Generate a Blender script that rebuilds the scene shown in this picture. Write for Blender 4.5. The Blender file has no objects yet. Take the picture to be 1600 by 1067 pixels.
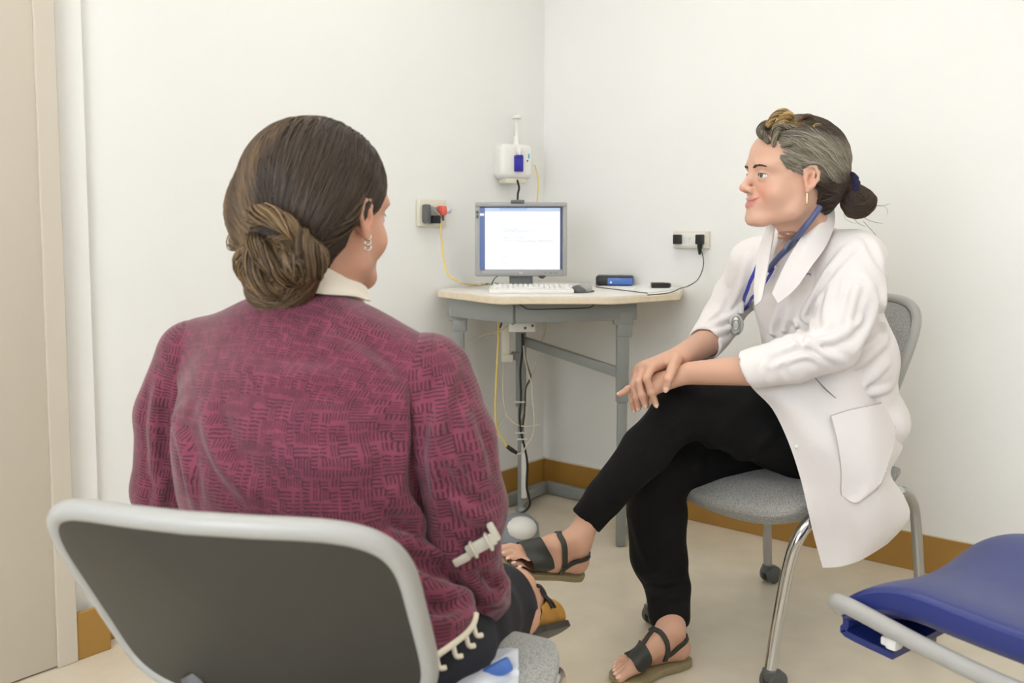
import bpy, bmesh, math, random
import numpy as np
from mathutils import Vector, Matrix
random.seed(7); np.random.seed(7)
PI = math.pi
D = bpy.data
COL = bpy.context.scene.collection
SC = bpy.context.scene
# ---------------------------------------------------------------- camera
F = 1420.0; CAMH = 1.08; PITCH = math.radians(4.3); SHIFT = 66.0
cam_d = D.cameras.new('camera'); cam = D.objects.new('camera', cam_d); COL.objects.link(cam)
cam.location = (0, 0, CAMH); cam.rotation_euler = (PI/2 - PITCH, 0, 0)
cam_d.sensor_width = 36; cam_d.lens = F/1600*36; cam_d.shift_y = -SHIFT/1600; cam_d.clip_start = .02
cam_d.dof.use_dof = True; cam_d.dof.focus_distance = 2.25; cam_d.dof.aperture_fstop = 5.0
SC.camera = cam
SC.view_settings.view_transform = 'Standard'; SC.view_settings.look = 'None'
SC.view_settings.gamma = 1; SC.view_settings.exposure = 0.0; SC.view_settings.use_curve_mapping = False
w = D.worlds.new('world'); SC.world = w; w.use_nodes = True
w.node_tree.nodes['Background'].inputs[0].default_value = (1, 1, 1, 1)
w.node_tree.nodes['Background'].inputs[1].default_value = .3
cP, sP = math.cos(PITCH), math.sin(PITCH)
def ray(px, py):
    a = (px-800)/F; b = -(py-533.5+SHIFT)/F
    b = (533.5-SHIFT-py)/F
    return Vector((a, cP + b*sP, -sP + b*cP))
def at(px, py, Y):
    r = ray(px, py); return Vector((0, 0, CAMH)) + r*(Y/r.y)
def atz(px, py, z):
    r = ray(px, py); return Vector((0, 0, CAMH)) + r*((z-CAMH)/r.z)
# room frame: corner C, right wall runs along DR, left wall along DL (both towards the viewer)
C0 = Vector((.133, 3.79, 0)); aR = math.atan2(-.638, .770)
DR = Vector((math.cos(aR), math.sin(aR), 0)); DL = Vector((DR.y, -DR.x, 0))
NR = DL.copy(); NL = DR.copy()
def wallpt(px, py, side, off=0):
    n = NR if side == 'R' else NL
    r = ray(px, py); o = Vector((0, 0, CAMH))
    t = ((C0 + n*off - o).dot(n))/r.dot(n); return o + r*t
LL, LR, HC = 4.4, 3.9, 2.6
# ceiling lamps' light
def area(name, loc, sx, sy, power, col=(.93, .955, 1), rot=(0, 0, 0)):
    l = D.lights.new(name, 'AREA'); l.shape = 'RECTANGLE'; l.size = sx; l.size_y = sy; l.energy = power; l.color = col
    o = D.objects.new(name, l); COL.objects.link(o); o.location = loc; o.rotation_euler = rot; return o
LAMPS = [(1.05, 1.0), (2.7, 1.0), (1.05, 2.8), (2.7, 2.8)]   # (along left wall, along right wall)
LP = 2.1
for i, (u, v) in enumerate(LAMPS):
    p = C0 + DL*u + DR*v
    area('ceiling_light_glow', (p.x, p.y, HC-.045), 1.1, .5, LP, rot=(0, 0, aR))
# ---------------------------------------------------------------- mesh builder
def V(*a): return Vector(a)
def cat(pts, n=6, closed=False):
    P = [Vector(p) for p in pts]; out = []; m = len(P)
    if m < 3 and not closed: return P
    for i in range(m if closed else m-1):
        if closed: p0, p1, p2, p3 = P[(i-1) % m], P[i], P[(i+1) % m], P[(i+2) % m]
        else: p0, p1, p2, p3 = P[max(i-1, 0)], P[i], P[i+1], P[min(i+2, m-1)]
        for k in range(n):
            t = k/n
            out.append(.5*((2*p1)+(p2-p0)*t+(2*p0-5*p1+4*p2-p3)*t*t+(3*p1-p0-3*p2+p3)*t**3))
    if not closed: out.append(P[-1])
    return out
class MB:
    def __init__(s): s.v = []; s.f = []; s.uv = None
    def add(s, vs, fs, M=None):
        b = len(s.v)
        s.v += [(M @ Vector(v)) if M is not None else Vector(v) for v in vs]
        s.f += [[b+i for i in f] for f in fs]; return s
    def box(s, c, size, r=0, rot=None, seg=2):
        bm = bmesh.new(); bmesh.ops.create_cube(bm, size=1)
        for v in bm.verts: v.co = Vector((v.co.x*size[0], v.co.y*size[1], v.co.z*size[2]))
        if r > 0: bmesh.ops.bevel(bm, geom=bm.edges[:], offset=min(r, min(size)*.49), segments=seg, profile=.5, affect='EDGES')
        M = Matrix.Translation(Vector(c)) @ (rot.to_4x4() if rot is not None else Matrix.Identity(4))
        bm.verts.index_update()
        s.add([v.co for v in bm.verts], [[v.index for v in f.verts] for f in bm.faces], M); bm.free(); return s
    def tube(s, pts, r, seg=10, n=6, smooth=True, flat=None):
        P = cat(pts, n) if smooth else [Vector(p) for p in pts]
        m = len(P); rs = r if hasattr(r, '__len__') else [r]
        def rad(i):
            x = i/(m-1)*(len(rs)-1); k = min(int(x), max(len(rs)-2, 0)); return rs[k] if len(rs) == 1 else rs[k]*(1-(x-k))+rs[k+1]*(x-k)
        t = (P[1]-P[0]).normalized(); up = V(0, 0, 1) if abs(t.z) < .9 else V(1, 0, 0)
        nrm = t.cross(up).normalized(); vs = []; fs = []
        for i in range(m):
            t2 = (P[min(i+1, m-1)]-P[max(i-1, 0)]).normalized()
            nrm = (nrm - t2*nrm.dot(t2)).normalized(); bn = t2.cross(nrm); R = rad(i)
            for k in range(seg):
                a = 2*PI*k/seg; fl = flat or 1
                vs.append(P[i]+nrm*math.cos(a)*R+bn*math.sin(a)*R*fl)
        for i in range(m-1):
            for k in range(seg):
                a = i*seg+k; b = i*seg+(k+1) % seg; fs.append([a, b, b+seg, a+seg])
        fs.append(list(range(seg))[::-1]); fs.append([(m-1)*seg+k for k in range(seg)])
        return s.add(vs, fs)
    def lathe(s, prof, seg=24, M=None):   # prof of (r, z), closed to the axis by caps
        vs = []; fs = []; m = len(prof)
        for r, z in prof:
            for k in range(seg): a = 2*PI*k/seg; vs.append((r*math.cos(a), r*math.sin(a), z))
        for i in range(m-1):
            for k in range(seg):
                a = i*seg+k; b = i*seg+(k+1) % seg; fs.append([a, b, b+seg, a+seg])
        fs.append(list(range(seg))[::-1]); fs.append([(m-1)*seg+k for k in range(seg)])
        return s.add(vs, fs, M)
    def prism(s, poly, z0, z1, M=None, bev=0):
        n = len(poly)
        if bev:
            c = sum((Vector((p[0], p[1])) for p in poly), Vector((0, 0)))/n
            def ins(d):
                out = []
                for i in range(n):
                    a, b, e = Vector(poly[i-1]), Vector(poly[i]), Vector(poly[(i+1) % n])
                    t = (e-a).normalized(); nn = Vector((-t.y, t.x)); out.append((b.x+nn.x*d, b.y+nn.y*d))
                return out
            ar = sum(poly[i-1][0]*poly[i][1]-poly[i][0]*poly[i-1][1] for i in range(n))
            sg = 1 if ar > 0 else -1
            rings = [(ins(sg*bev), z0), (poly, z0+bev), (poly, z1-bev), (ins(sg*bev), z1)]
        else: rings = [(poly, z0), (poly, z1)]
        vs = [(p[0], p[1], z) for R, z in rings for p in R]; fs = []
        for i in range(len(rings)-1):
            for k in range(n):
                a = i*n+k; b = i*n+(k+1) % n; fs.append([a, b, b+n, a+n])
        fs.append(list(range(n))[::-1]); fs.append([(len(rings)-1)*n+k for k in range(n)])
        return s.add(vs, fs, M)
    def ball(s, c, r, rot=None, nu=16, nv=10):
        r = r if hasattr(r, '__len__') else (r, r, r); vs = []; fs = []
        for i in range(1, nv):
            th = PI*i/nv
            for k in range(nu): a = 2*PI*k/nu; vs.append((r[0]*math.sin(th)*math.cos(a), r[1]*math.sin(th)*math.sin(a), r[2]*math.cos(th)))
        vs += [(0, 0, r[2]), (0, 0, -r[2])]; t = len(vs)-2
        for i in range(nv-2):
            for k in range(nu): a = i*nu+k; b = i*nu+(k+1) % nu; fs.append([a, a+nu, b+nu, b])
        for k in range(nu): fs.append([t, k, (k+1) % nu]); fs.append([t+1, (nv-2)*nu+(k+1) % nu, (nv-2)*nu+k])
        M = Matrix.Translation(Vector(c)) @ (rot.to_4x4() if rot is not None else Matrix.Identity(4))
        return s.add(vs, fs, M)
    def sheet(s, rows, th=.002, sub=5):   # rows of control points -> smooth thick sheet
        g = [cat(r, sub) for r in rows]
        cols = [cat([g[i][j] for i in range(len(g))], sub) for j in range(len(g[0]))]
        nu, nv = len(cols), len(cols[0]); A = np.array([[list(p) for p in c] for c in cols])
        du = np.gradient(A, axis=0); dv = np.gradient(A, axis=1); N = np.cross(du, dv)
        N /= np.linalg.norm(N, axis=2, keepdims=True)+1e-12
        top = A+N*th/2; bot = A-N*th/2; vs = [Vector(p) for p in top.reshape(-1, 3)]+[Vector(p) for p in bot.reshape(-1, 3)]
        K = nu*nv; fs = []; ix = lambda i, j: i*nv+j
        for i in range(nu-1):
            for j in range(nv-1):
                q = [ix(i, j), ix(i+1, j), ix(i+1, j+1), ix(i, j+1)]; fs.append(q); fs.append([K+k for k in q[::-1]])
        per = [ix(i, 0) for i in range(nu)]+[ix(nu-1, j) for j in range(1, nv)]+[ix(i, nv-1) for i in range(nu-2, -1, -1)]+[ix(0, j) for j in range(nv-2, 0, -1)]
        for k in range(len(per)): a, b = per[k], per[(k+1) % len(per)]; fs.append([b, a, K+a, K+b])
        return s.add(vs, fs)
    def build(s, name, mat, parent=None, smooth=True, org=None, flipfix=True, uv=None, col=None):
        me = D.meshes.new(name)
        o = D.objects.new(name, me)
        off = Vector((0, 0, 0))
        if parent is None:
            if org is None:
                A = np.array([list(v) for v in s.v]); lo, hi = A.min(0), A.max(0)
                org = Vector(((lo[0]+hi[0])/2, (lo[1]+hi[1])/2, lo[2]))
            off = Vector(org); o.location = off
        me.from_pydata([v-off for v in s.v], [], s.f)
        if flipfix:
            bm = bmesh.new(); bm.from_mesh(me); bmesh.ops.recalc_face_normals(bm, faces=bm.faces[:]); bm.to_mesh(me); bm.free()
        fin(me, mat, smooth)
        if uv is not None: setuv(me, uv)
        if col is not None: setcol(me, col)
        COL.objects.link(o); o.parent = parent; return o
def fin(me, mat, smooth=True, ang=40):
    me.materials.append(mat)
    if smooth:
        me.polygons.foreach_set('use_smooth', [True]*len(me.polygons)); me.update()
        try: me.set_sharp_from_angle(angle=math.radians(ang))
        except Exception: pass
def setuv(me, uv):
    l = me.uv_layers.new(name='UVMap'); vi = np.zeros(len(me.loops), int); me.loops.foreach_get('vertex_index', vi)
    l.data.foreach_set('uv', np.asarray(uv)[vi].ravel())
def setcol(me, col):
    a = me.color_attributes.new('tint', 'FLOAT_COLOR', 'POINT')
    c = np.ones((len(me.vertices), 4)); c[:, :3] = col; a.data.foreach_set('color', c.ravel())
def ucol(o, label=None, cat=None, group=None, kind=None):
    if label: o['label'] = label
    if cat: o['category'] = cat
    if group: o['group'] = group
    if kind: o['kind'] = kind
    return o
tag = ucol
def thing(name, label, category, loc=(0, 0, 0), rz=0, group=None):
    o = D.objects.new(name, None); COL.objects.link(o); o.location = loc; o.rotation_euler = (0, 0, rz)
    o.empty_display_size = .1
    return tag(o, label, category, group)
def copy_tree(o, parent=None):
    c = o.copy(); COL.objects.link(c); c.parent = parent
    for ch in list(o.children): copy_tree(ch, c)
    return c
# ---------------------------------------------------------------- materials
def s2l(c): return tuple((x/12.92 if x <= .04045 else ((x+.055)/1.055)**2.4) for x in [v/255 for v in c])
def mat(name, rgb, rough=.5, metal=0, noise=0, nscale=30, bump=0, bscale=60, spec=.5, coat=0, sub=0, attr=False, emit=None, alpha=1, trans=0, sheen=0):
    m = D.materials.new(name); m.use_nodes = True; nt = m.node_tree; N = nt.nodes; L = nt.links
    b = N['Principled BSDF']; c = s2l(rgb)
    b.inputs['Roughness'].default_value = rough; b.inputs['Metallic'].default_value = metal
    b.inputs['Specular IOR Level'].default_value = spec; b.inputs['Coat Weight'].default_value = coat
    b.inputs['Base Color'].default_value = (*c, 1)
    b.inputs['Transmission Weight'].default_value = trans; b.inputs['Sheen Weight'].default_value = sheen
    if sub: b.inputs['Subsurface Weight'].default_value = sub; b.inputs['Subsurface Radius'].default_value = (.012, .004, .002); b.inputs['Subsurface Scale'].default_value = 1
    if emit: b.inputs['Emission Color'].default_value = (*s2l(emit[0]), 1); b.inputs['Emission Strength'].default_value = emit[1]
    tc = N.new('ShaderNodeTexCoord'); src = None
    if attr:
        a = N.new('ShaderNodeAttribute'); a.attribute_name = 'tint'; src = a.outputs['Color']
    if noise:
        n = N.new('ShaderNodeTexNoise'); n.inputs['Scale'].default_value = nscale; n.inputs['Detail'].default_value = 5
        L.new(tc.outputs['Object'], n.inputs['Vector'])
        r = N.new('ShaderNodeMapRange'); r.inputs[1].default_value = .3; r.inputs[2].default_value = .7
        r.inputs[3].default_value = 1-noise; r.inputs[4].default_value = 1+noise; L.new(n.outputs['Fac'], r.inputs[0])
        mx = N.new('ShaderNodeMix'); mx.data_type = 'RGBA'; mx.blend_type = 'MULTIPLY'; mx.inputs[0].default_value = 1
        mx.inputs[6].default_value = (*c, 1)
        if src: L.new(src, mx.inputs[6])
        L.new(r.outputs[0], mx.inputs[7]); src = mx.outputs[2]
    if src: L.new(src, b.inputs['Base Color'])
    if bump:
        n = N.new('ShaderNodeTexNoise'); n.inputs['Scale'].default_value = bscale; n.inputs['Detail'].default_value = 4
        L.new(tc.outputs['Object'], n.inputs['Vector'])
        u = N.new('ShaderNodeBump'); u.inputs['Strength'].default_value = bump; u.inputs['Distance'].default_value = .01
        L.new(n.outputs['Fac'], u.inputs['Height']); L.new(u.outputs[0], b.inputs['Normal'])
    return m
M_wall = mat('wall_paint', (242, 242, 239), .6, noise=.01, nscale=2, bump=.03, bscale=180)
M_ceil = mat('ceiling_paint', (244, 242, 236), .8)
M_door = mat('door_paint', (208, 199, 184), .45, noise=.015, nscale=3)
M_floor = mat('vinyl_floor', (222, 211, 190), .2, noise=.05, nscale=9, bump=.02, bscale=50)
M_base = mat('ochre_baseboard', (170, 128, 62), .35, noise=.04, nscale=8)
M_cap = mat('white_caulk', (226, 220, 205), .5)
M_desk = mat('desk_grey_metal', (146, 149, 146), .42, noise=.02, nscale=20)
M_top = mat('desk_laminate', (246, 242, 236), .38, noise=.015, nscale=30)
M_edge = mat('desk_edge_beech', (236, 220, 192), .45, noise=.05, nscale=40)
M_silver = mat('silver_plastic', (166, 166, 165), .4)
M_dgrey = mat('dark_grey_plastic', (96, 97, 98), .45)
M_white = mat('white_plastic', (236, 235, 230), .35)
M_cream = mat('cream_plastic', (229, 224, 206), .4)
M_black = mat('black_plastic', (22, 22, 23), .4)
M_key = mat('key_plastic', (232, 232, 229), .5)
M_blue = mat('blue_plastic', (78, 116, 190), .4)
M_vio = mat('violet_blue_plastic', (48, 40, 165), .35)
M_red = mat('coral_plug', (232, 106, 92), .4)
M_yel = mat('yellow_cable', (228, 200, 110), .45)
M_ivory = mat('ivory_cable', (212, 205, 184), .5)
M_chrome = mat('chrome', (205, 205, 205), .14, metal=1)
M_satin = mat('satin_metal', (176, 176, 174), .32, metal=.75)
M_paper = mat('paper', (246, 246, 246), .6)
def mat_fabric(name, c1, c2, scale=260, bump=.35):
    m = mat(name, c1, .85, sheen=.2); nt = m.node_tree; N = nt.nodes; L = nt.links; b = N['Principled BSDF']
    tc = N.new('ShaderNodeTexCoord'); v = N.new('ShaderNodeTexVoronoi'); v.inputs['Scale'].default_value = scale
    mp = N.new('ShaderNodeMapping'); mp.inputs['Scale'].default_value = (1, .62, 1); L.new(tc.outputs['Object'], mp.inputs[0]); L.new(mp.outputs[0], v.inputs['Vector'])
    r = N.new('ShaderNodeValToRGB'); r.color_ramp.elements[0].color = (*s2l(c1), 1); r.color_ramp.elements[1].color = (*s2l(c2), 1)
    r.color_ramp.elements[0].position = .15; r.color_ramp.elements[1].position = .7
    L.new(v.outputs['Distance'], r.inputs[0]); L.new(r.outputs[0], b.inputs['Base Color'])
    u = N.new('ShaderNodeBump'); u.inputs['Strength'].default_value = bump; u.inputs['Distance'].default_value = .002; u.invert = True
    L.new(v.outputs['Distance'], u.inputs['Height']); L.new(u.outputs[0], b.inputs['Normal']); return m
M_seat = mat_fabric('grey_woven_fabric', (190, 190, 186), (140, 140, 136), 420, .25)
M_shell = mat('chair_shell_grey', (50, 47, 42), .5)
M_rim = mat('chair_rim_grey', (168, 167, 163), .42)
M_vinyl = mat('blue_vinyl', (36, 50, 118), .42, bump=.06, bscale=14, coat=.1)
M_wheel = mat('caster_grey', (88, 92, 90), .5)
# ---------------------------------------------------------------- room
M_R = Matrix.Translation(C0) @ Matrix(((DR.x, DL.x, 0, 0), (DR.y, DL.y, 0, 0), (0, 0, 1, 0), (0, 0, 0, 1)))  # local x along right wall, y along left wall
def room(name, mb, m): return tag(mb.build(name, m, smooth=False, org=(C0.x, C0.y, 0)), kind='structure')
def rbx(x0, x1, y0, y1, z0, z1, r=0):
    mb = MB(); t = MB().box(((x0+x1)/2, (y0+y1)/2, (z0+z1)/2), (x1-x0, y1-y0, z1-z0), r); mb.add(t.v, t.f, M_R); return mb
room('floor', rbx(-.1, LR+.1, -.1, LL+.1, -.1, 0), M_floor)
room('ceiling', rbx(-.1, LR+.1, -.1, LL+.1, HC, HC+.1), M_ceil)
room('wall_left', rbx(-.12, 0, -.12, LL+.12, 0, HC), M_wall)
room('wall_right', rbx(0, LR+.12, -.12, 0, 0, HC), M_wall)
room('wall_back', rbx(0, LR, LL, LL+.12, 0, HC), M_wall)
room('wall_front', rbx(LR, LR+.12, 0, LL, 0, HC), M_wall)
BH = .122
TJ = (wallpt(152, 900, 'L')-C0).dot(DL); TD = (wallpt(100, 900, 'L')-C0).dot(DL)   # jog and door positions
def baseb(name, x0, x1, y0, y1):
    room(name, rbx(x0, x1, y0, y1, 0, BH, .003), M_base)
baseb('baseboard_right', .012, LR, .0, .012); baseb('baseboard_left', .0, .012, 0, TJ)
baseb('baseboard_front', LR-.012, LR, .012, LL); baseb('baseboard_back', 0, LR-.012, LL-.012, LL)
room('trim_1', rbx(.0, LR, 0, .009, BH, BH+.004), M_cap); room('trim_2', rbx(0, .009, 0, TJ, BH, BH+.004), M_cap)
# wall pier beside the door, then the cream door leaf and its frame
room('trim_3', rbx(0, .022, TJ, TD, 0, HC, .003), M_wall)
baseb('baseboard_pier', .05, .062, TJ-.001, TD)
room('trim_4', rbx(.0, .066, TD, TD+.05, 0, HC, .003), M_door)
dr = thing('door_1', None, None, (C0+DL*(TD+.05)), aR); dr['kind'] = 'structure'
t = MB().box((.035, -.473, 1.3), (.05, .95, 2.59), .002); 
t.build('door_leaf', M_door, dr)
t = MB().tube([(.06, -.86, 1.0), (.105, -.86, 1.0), (.11, -.80, 1.0), (.11, -.75, 1.0)], .009); t.lathe([(.026, 0), (.026, .008)], M=Matrix.Translation((.058, -.86, 1.0)) @ Matrix.Rotation(PI/2, 4, 'Y')); t.build('door_handle', M_satin, dr)
for i, (u, v) in enumerate(LAMPS):
    p = C0 + DL*u + DR*v
    c = thing('ceiling_light', None, None, (p.x, p.y, HC), aR); c['label'] = ['flush rectangular ceiling light nearest the corner desk', 'flush rectangular ceiling light nearest the door side, left of the viewer', 'flush rectangular ceiling light above the blue chair', 'flush rectangular ceiling light nearest the added fill panel, furthest from the desk'][i]; c['category'] = 'light'; c['group'] = 'ceiling lights'
    MB().box((0, 0, -.012), (1.24, .64, .024), .004).build('light_frame', M_white, c)
    MB().box((0, 0, -.027), (1.16, .56, .006), .002).build('diffuser', mat('diffuser', (250, 248, 240), .6, emit=((255, 248, 235), 3.0)), c)

# window-shaped fill panel and lamp, added behind the viewer to brighten under the desk
wn = thing('fill_panel_1', None, None, C0+DL*LL+DR*1.9, aR); wn['kind'] = 'structure'
t = MB()
for x in (-.85, 0, .85): t.box((x, .02, 1.5), (.06, .05, 1.36), .004)
for z in (.85, 2.15): t.box((0, .02, z), (1.76, .05, .06), .004)
t.build('fill_panel_frame', M_white, wn)
MB().box((0, .004, 1.5), (1.7, .006, 1.3)).build('fill_pane', mat('fill_glow', (235, 240, 245), .3, emit=((235, 242, 255), 1.0)), wn)
pw = C0+DL*(LL-.06)+DR*1.9
area('fill_light', (pw.x, pw.y, 1.5), 1.6, 1.25, 52, (.95, .97, 1), rot=(PI/2, 0, aR+PI))
# ---------------------------------------------------------------- desk
DZ = .87
def xy(p): return (p[0], p[1])
desk = thing('corner_desk', 'small corner desk with pale laminate top on grey metal legs', 'desk', (C0.x, C0.y, 0))
def LW(t, off=0): return C0 + DL*t + NL*off
def RW(t, off=0): return C0 + DR*t + NR*off
def bz(p): return Vector((p[0]-C0.x, p[1]-C0.y, p[2] if len(p) > 2 else 0))
FLp, FRp = atz(775, 463, DZ), atz(966, 463, DZ)
Lp, Rp = LW(.63, .012), RW(.66, .012)
Lt, Rt = atz(684, 453, DZ), atz(1062, 457, DZ)
poly = [bz(C0+DR*.012+DL*.012), bz(Rp)]
poly += [bz(p) for p in cat([Rp+(Rt-Rp)*.6, Rt, Rt+(FRp-Rt)*.12, Rt+(FRp-Rt)*.45, FRp, FRp+(FLp-FRp)*.25, FRp+(FLp-FRp)*.75, FLp, FLp+(Lt-FLp)*.5, FLp+(Lt-FLp)*.88, Lt, Lt+(Lp-Lt)*.6], 5)]
poly += [bz(Lp)]
poly2 = [(p.x, p.y) for p in poly]
MB().prism(poly2, DZ-.026, DZ-.003, bev=.003).build('edge_band', M_edge, desk)
cc = Vector((sum(p[0] for p in poly2)/len(poly2), sum(p[1] for p in poly2)/len(poly2)))
MB().prism([((p[0]-cc.x)*.992+cc.x, (p[1]-cc.y)*.992+cc.y) for p in poly2], DZ-.003, DZ+.0005).build('tabletop', M_top, desk)
LFl = at(716, 500, 3.2); LFr = at(973, 500, 3.05); LB = at(814, 560, 3.44)
def leg(p, w0=.042, d0=.03, rz=0, top=DZ-.026, low=0.0):
    R = Matrix.Rotation(rz, 3, 'Z'); o = bz((p.x, p.y, 0))
    a = MB().box((o.x, o.y, (top+.5)/2), (w0, d0, top-.5), .006, R).box((o.x, o.y, (.5+low)/2+.001), (w0*.8, d0*.8, .5-low), .005, R).build('leg', M_desk, desk)
    MB().box((o.x, o.y, top-.055), (w0*1.55, d0*1.4, .05), .006, R).box((o.x+w0*.15, o.y, top-.095), (w0*1.15, d0*1.25, .05), .006, R).build('bracket', M_desk, a)
    return a
leg(LFl); leg(LFr); 
o = bz((LB.x, LB.y, 0))
a = MB().box((o.x, o.y, .62), (.04, .034, .42), .004).tube([(o.x, o.y, .015), (o.x, o.y, .45)], .0125, 12, smooth=False).lathe([(.018, 0), (.022, .006), (.016, .02)], 14, Matrix.Translation((o.x, o.y, 0))).build('leg', M_desk, desk)
MB().tube([(o.x+.012, o.y-.02, .06), (o.x+.012, o.y-.02, .27)], .011, 12, smooth=False).build('sleeve', M_white, a)
def beam(name, a, b, h, w, m=M_desk, r=.003):
    a, b = bz(a), bz(b); d = b-a; R = d.to_track_quat('X', 'Z').to_matrix()
    return MB().box((a+b)/2, (d.length, w, h), r, R).build(name, m, desk)
zt = DZ-.026
def pz(p, z): return Vector((p.x, p.y, z))
KN = at(805, 480, 2.985)
beam('front_rail', pz(LFl, zt-.031)-Vector((.03, 0, 0)), pz(KN, zt-.037), .066, .024)
beam('front_rail', pz(KN, zt-.037), pz(LFr, zt-.03)+Vector((.045, 0, 0)), .062, .024)
beam('cross_rail', pz(LB, .665), pz(LFr, .598), .035, .02)
kq = at(812, 785, 3.42)
# floor beams meeting in the corner, and the fore-and-aft foot of the right-hand leg
CB = atz(843, 777, .0) 
l0, r0 = LW(.55, .07), RW(.52, .07); cb = C0+DR*.07+DL*.07
beam('floor_beam', pz(l0, .026), pz(cb, .026), .045, .03); beam('floor_beam', pz(r0, .026), pz(cb, .026), .045, .03)
beam('foot', pz(LFr, .05)+Vector((-.0, .0, 0)), pz(r0, .026), .035, .03)
beam('foot', pz(LFl, .03), pz(l0, .026), .035, .03)
beam('foot', pz(LB, .045), pz(cb, .03), .03, .025)
# thin dark cable looped below the top edge, fastened to the rail
def wpt(lst, Y): return [at(p[0], p[1], p[2] if len(p) > 2 else Y) for p in lst]
def cable(name, pts, r, m, label, cat_='cable', group=None, n=8):
    return tag(MB().tube(pts, r, 8, n).build(name, m), label, cat_, group)
cable('black_cable', wpt([(797, 473), (808, 474), (818, 479), (828, 483), (870, 482.5), (915, 481), (924, 479), (932, 472)], 2.955), .0018, M_black, 'thin black cable looped along the desk\'s front rail')
# ---------------------------------------------------------------- monitor
def facing(p, extra=0): return math.atan2(p.x, p.y)*-1+extra
MY = 3.22
mp = at(814, 445, MY); mo = thing('monitor', 'silver flat screen monitor switched on, standing on the corner desk', 'monitor', (mp.x, mp.y, DZ), facing(mp))
s = 1420/MY; W_, H_ = 143/s, 115/s; zc = at(814, 374, MY).z - DZ
tl = Matrix.Rotation(-.03, 3, 'X')
t = MB()
bw = .016
t.box((0, .018, zc), (W_*.96, .035, H_*.95), .012, tl)
t.box((0, 0, zc+H_/2-bw/2), (W_, .024, bw), .005, tl).box((0, 0, zc-H_/2+bw*.85), (W_, .024, bw*1.7), .005, tl)
t.box((-W_/2+bw*.65, 0, zc), (bw*1.3, .024, H_-.004), .005, tl).box((W_/2-bw*.5, 0, zc), (bw, .024, H_-.004), .005, tl)
cs = t.build('casing', M_silver, mo)
def mat_screen():
    m = mat('lit_screen', (20, 22, 26), .25); nt = m.node_tree; N = nt.nodes; L = nt.links; b = N['Principled BSDF']
    tc = N.new('ShaderNodeTexCoord'); sp = N.new('ShaderNodeSeparateXYZ'); L.new(tc.outputs['Generated'], sp.inputs[0])
    def band(o, lo, hi):
        a = N.new('ShaderNodeMath'); a.operation = 'GREATER_THAN'; a.inputs[1].default_value = lo; L.new(o, a.inputs[0])
        c = N.new('ShaderNodeMath'); c.operation = 'LESS_THAN'; c.inputs[1].default_value = hi; L.new(o, c.inputs[0])
        k = N.new('ShaderNodeMath'); k.operation = 'MULTIPLY'; L.new(a.outputs[0], k.inputs[0]); L.new(c.outputs[0], k.inputs[1]); return k.outputs[0]
    def mul(a, c):
        k = N.new('ShaderNodeMath'); k.operation = 'MULTIPLY'; L.new(a, k.inputs[0]); L.new(c, k.inputs[1]); return k.outputs[0]
    cur = None
    def over(prev, mask, col):
        x = N.new('ShaderNodeMix'); x.data_type = 'RGBA'; x.inputs[7].default_value = (*s2l(col), 1)
        if isinstance(prev, tuple): x.inputs[6].default_value = (*s2l(prev), 1)
        else: L.new(prev, x.inputs[6])
        L.new(mask, x.inputs[0]); return x.outputs[2]
    X, Z = sp.outputs['X'], sp.outputs['Z']
    cur = over((252, 253, 255), band(Z, .93, .985), (196, 214, 240))
    cur = over(cur, mul(band(Z, .955, .985), band(X, .24, .58)), (168, 192, 232))
    cur = over(cur, band(X, -.1, .062), (92, 112, 160))
    cur = over(cur, mul(band(X, -.1, .05), band(Z, .86, .9)), (240, 244, 250))
    cur = over(cur, band(Z, .985, 1.1), (32, 42, 84)); cur = over(cur, band(X, .982, 1.1), (52, 66, 110))
    wv = N.new('ShaderNodeTexNoise'); wv.inputs['Scale'].default_value = 40
    mp_ = N.new('ShaderNodeMapping'); mp_.inputs['Scale'].default_value = (3, 1, 1); L.new(tc.outputs['Generated'], mp_.inputs[0]); L.new(mp_.outputs[0], wv.inputs['Vector'])
    for z, x0, x1 in ((.62, .27, .8), (.60, .27, .6), (.5, .27, .55), (.455, .28, .88), (.44, .5, .9), (.64, .27, .45), (.3, .26, .32), (.2, .28, .34), (.1, .24, .33), (.8, .22, .3)):
        a = N.new('ShaderNodeMath'); a.operation = 'GREATER_THAN'; a.inputs[1].default_value = .5; L.new(wv.outputs['Fac'], a.inputs[0])
        cur = over(cur, mul(mul(band(Z, z, z+.013), band(X, x0, x1)), a.outputs[0]), (222, 228, 236))
    L.new(cur, b.inputs['Emission Color']); b.inputs['Emission Strength'].default_value = 1.0; return m
MB().box((-.001, -.0128, zc+.004), (W_-bw*2.3, .002, H_-bw*2.6), 0, tl).build('screen', mat_screen(), mo, smooth=False)
t = MB().box((0, .03, .055), (.084, .022, .11), .004)
t.build('stand', mat('mid_grey_plastic', (138, 139, 139), .45), mo)
MB().lathe([(.098, 0), (.102, .003), (.10, .008), (.07, .014), (.02, .016)], 32, Matrix.Scale(.62, 4, (0, 1, 0))).build('base', M_dgrey, mo)
MB().box((-.012, -.004, zc+H_/2+.002), (.048, .03, .012), .003).build('top_clip', M_dgrey, mo)
MB().lathe([(.004, -.012), (.014, -.006), (.016, 0)], 16, Matrix.Translation((W_*.23, .0, zc-H_/2+.004))).build('sensor', M_dgrey, mo)
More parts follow.
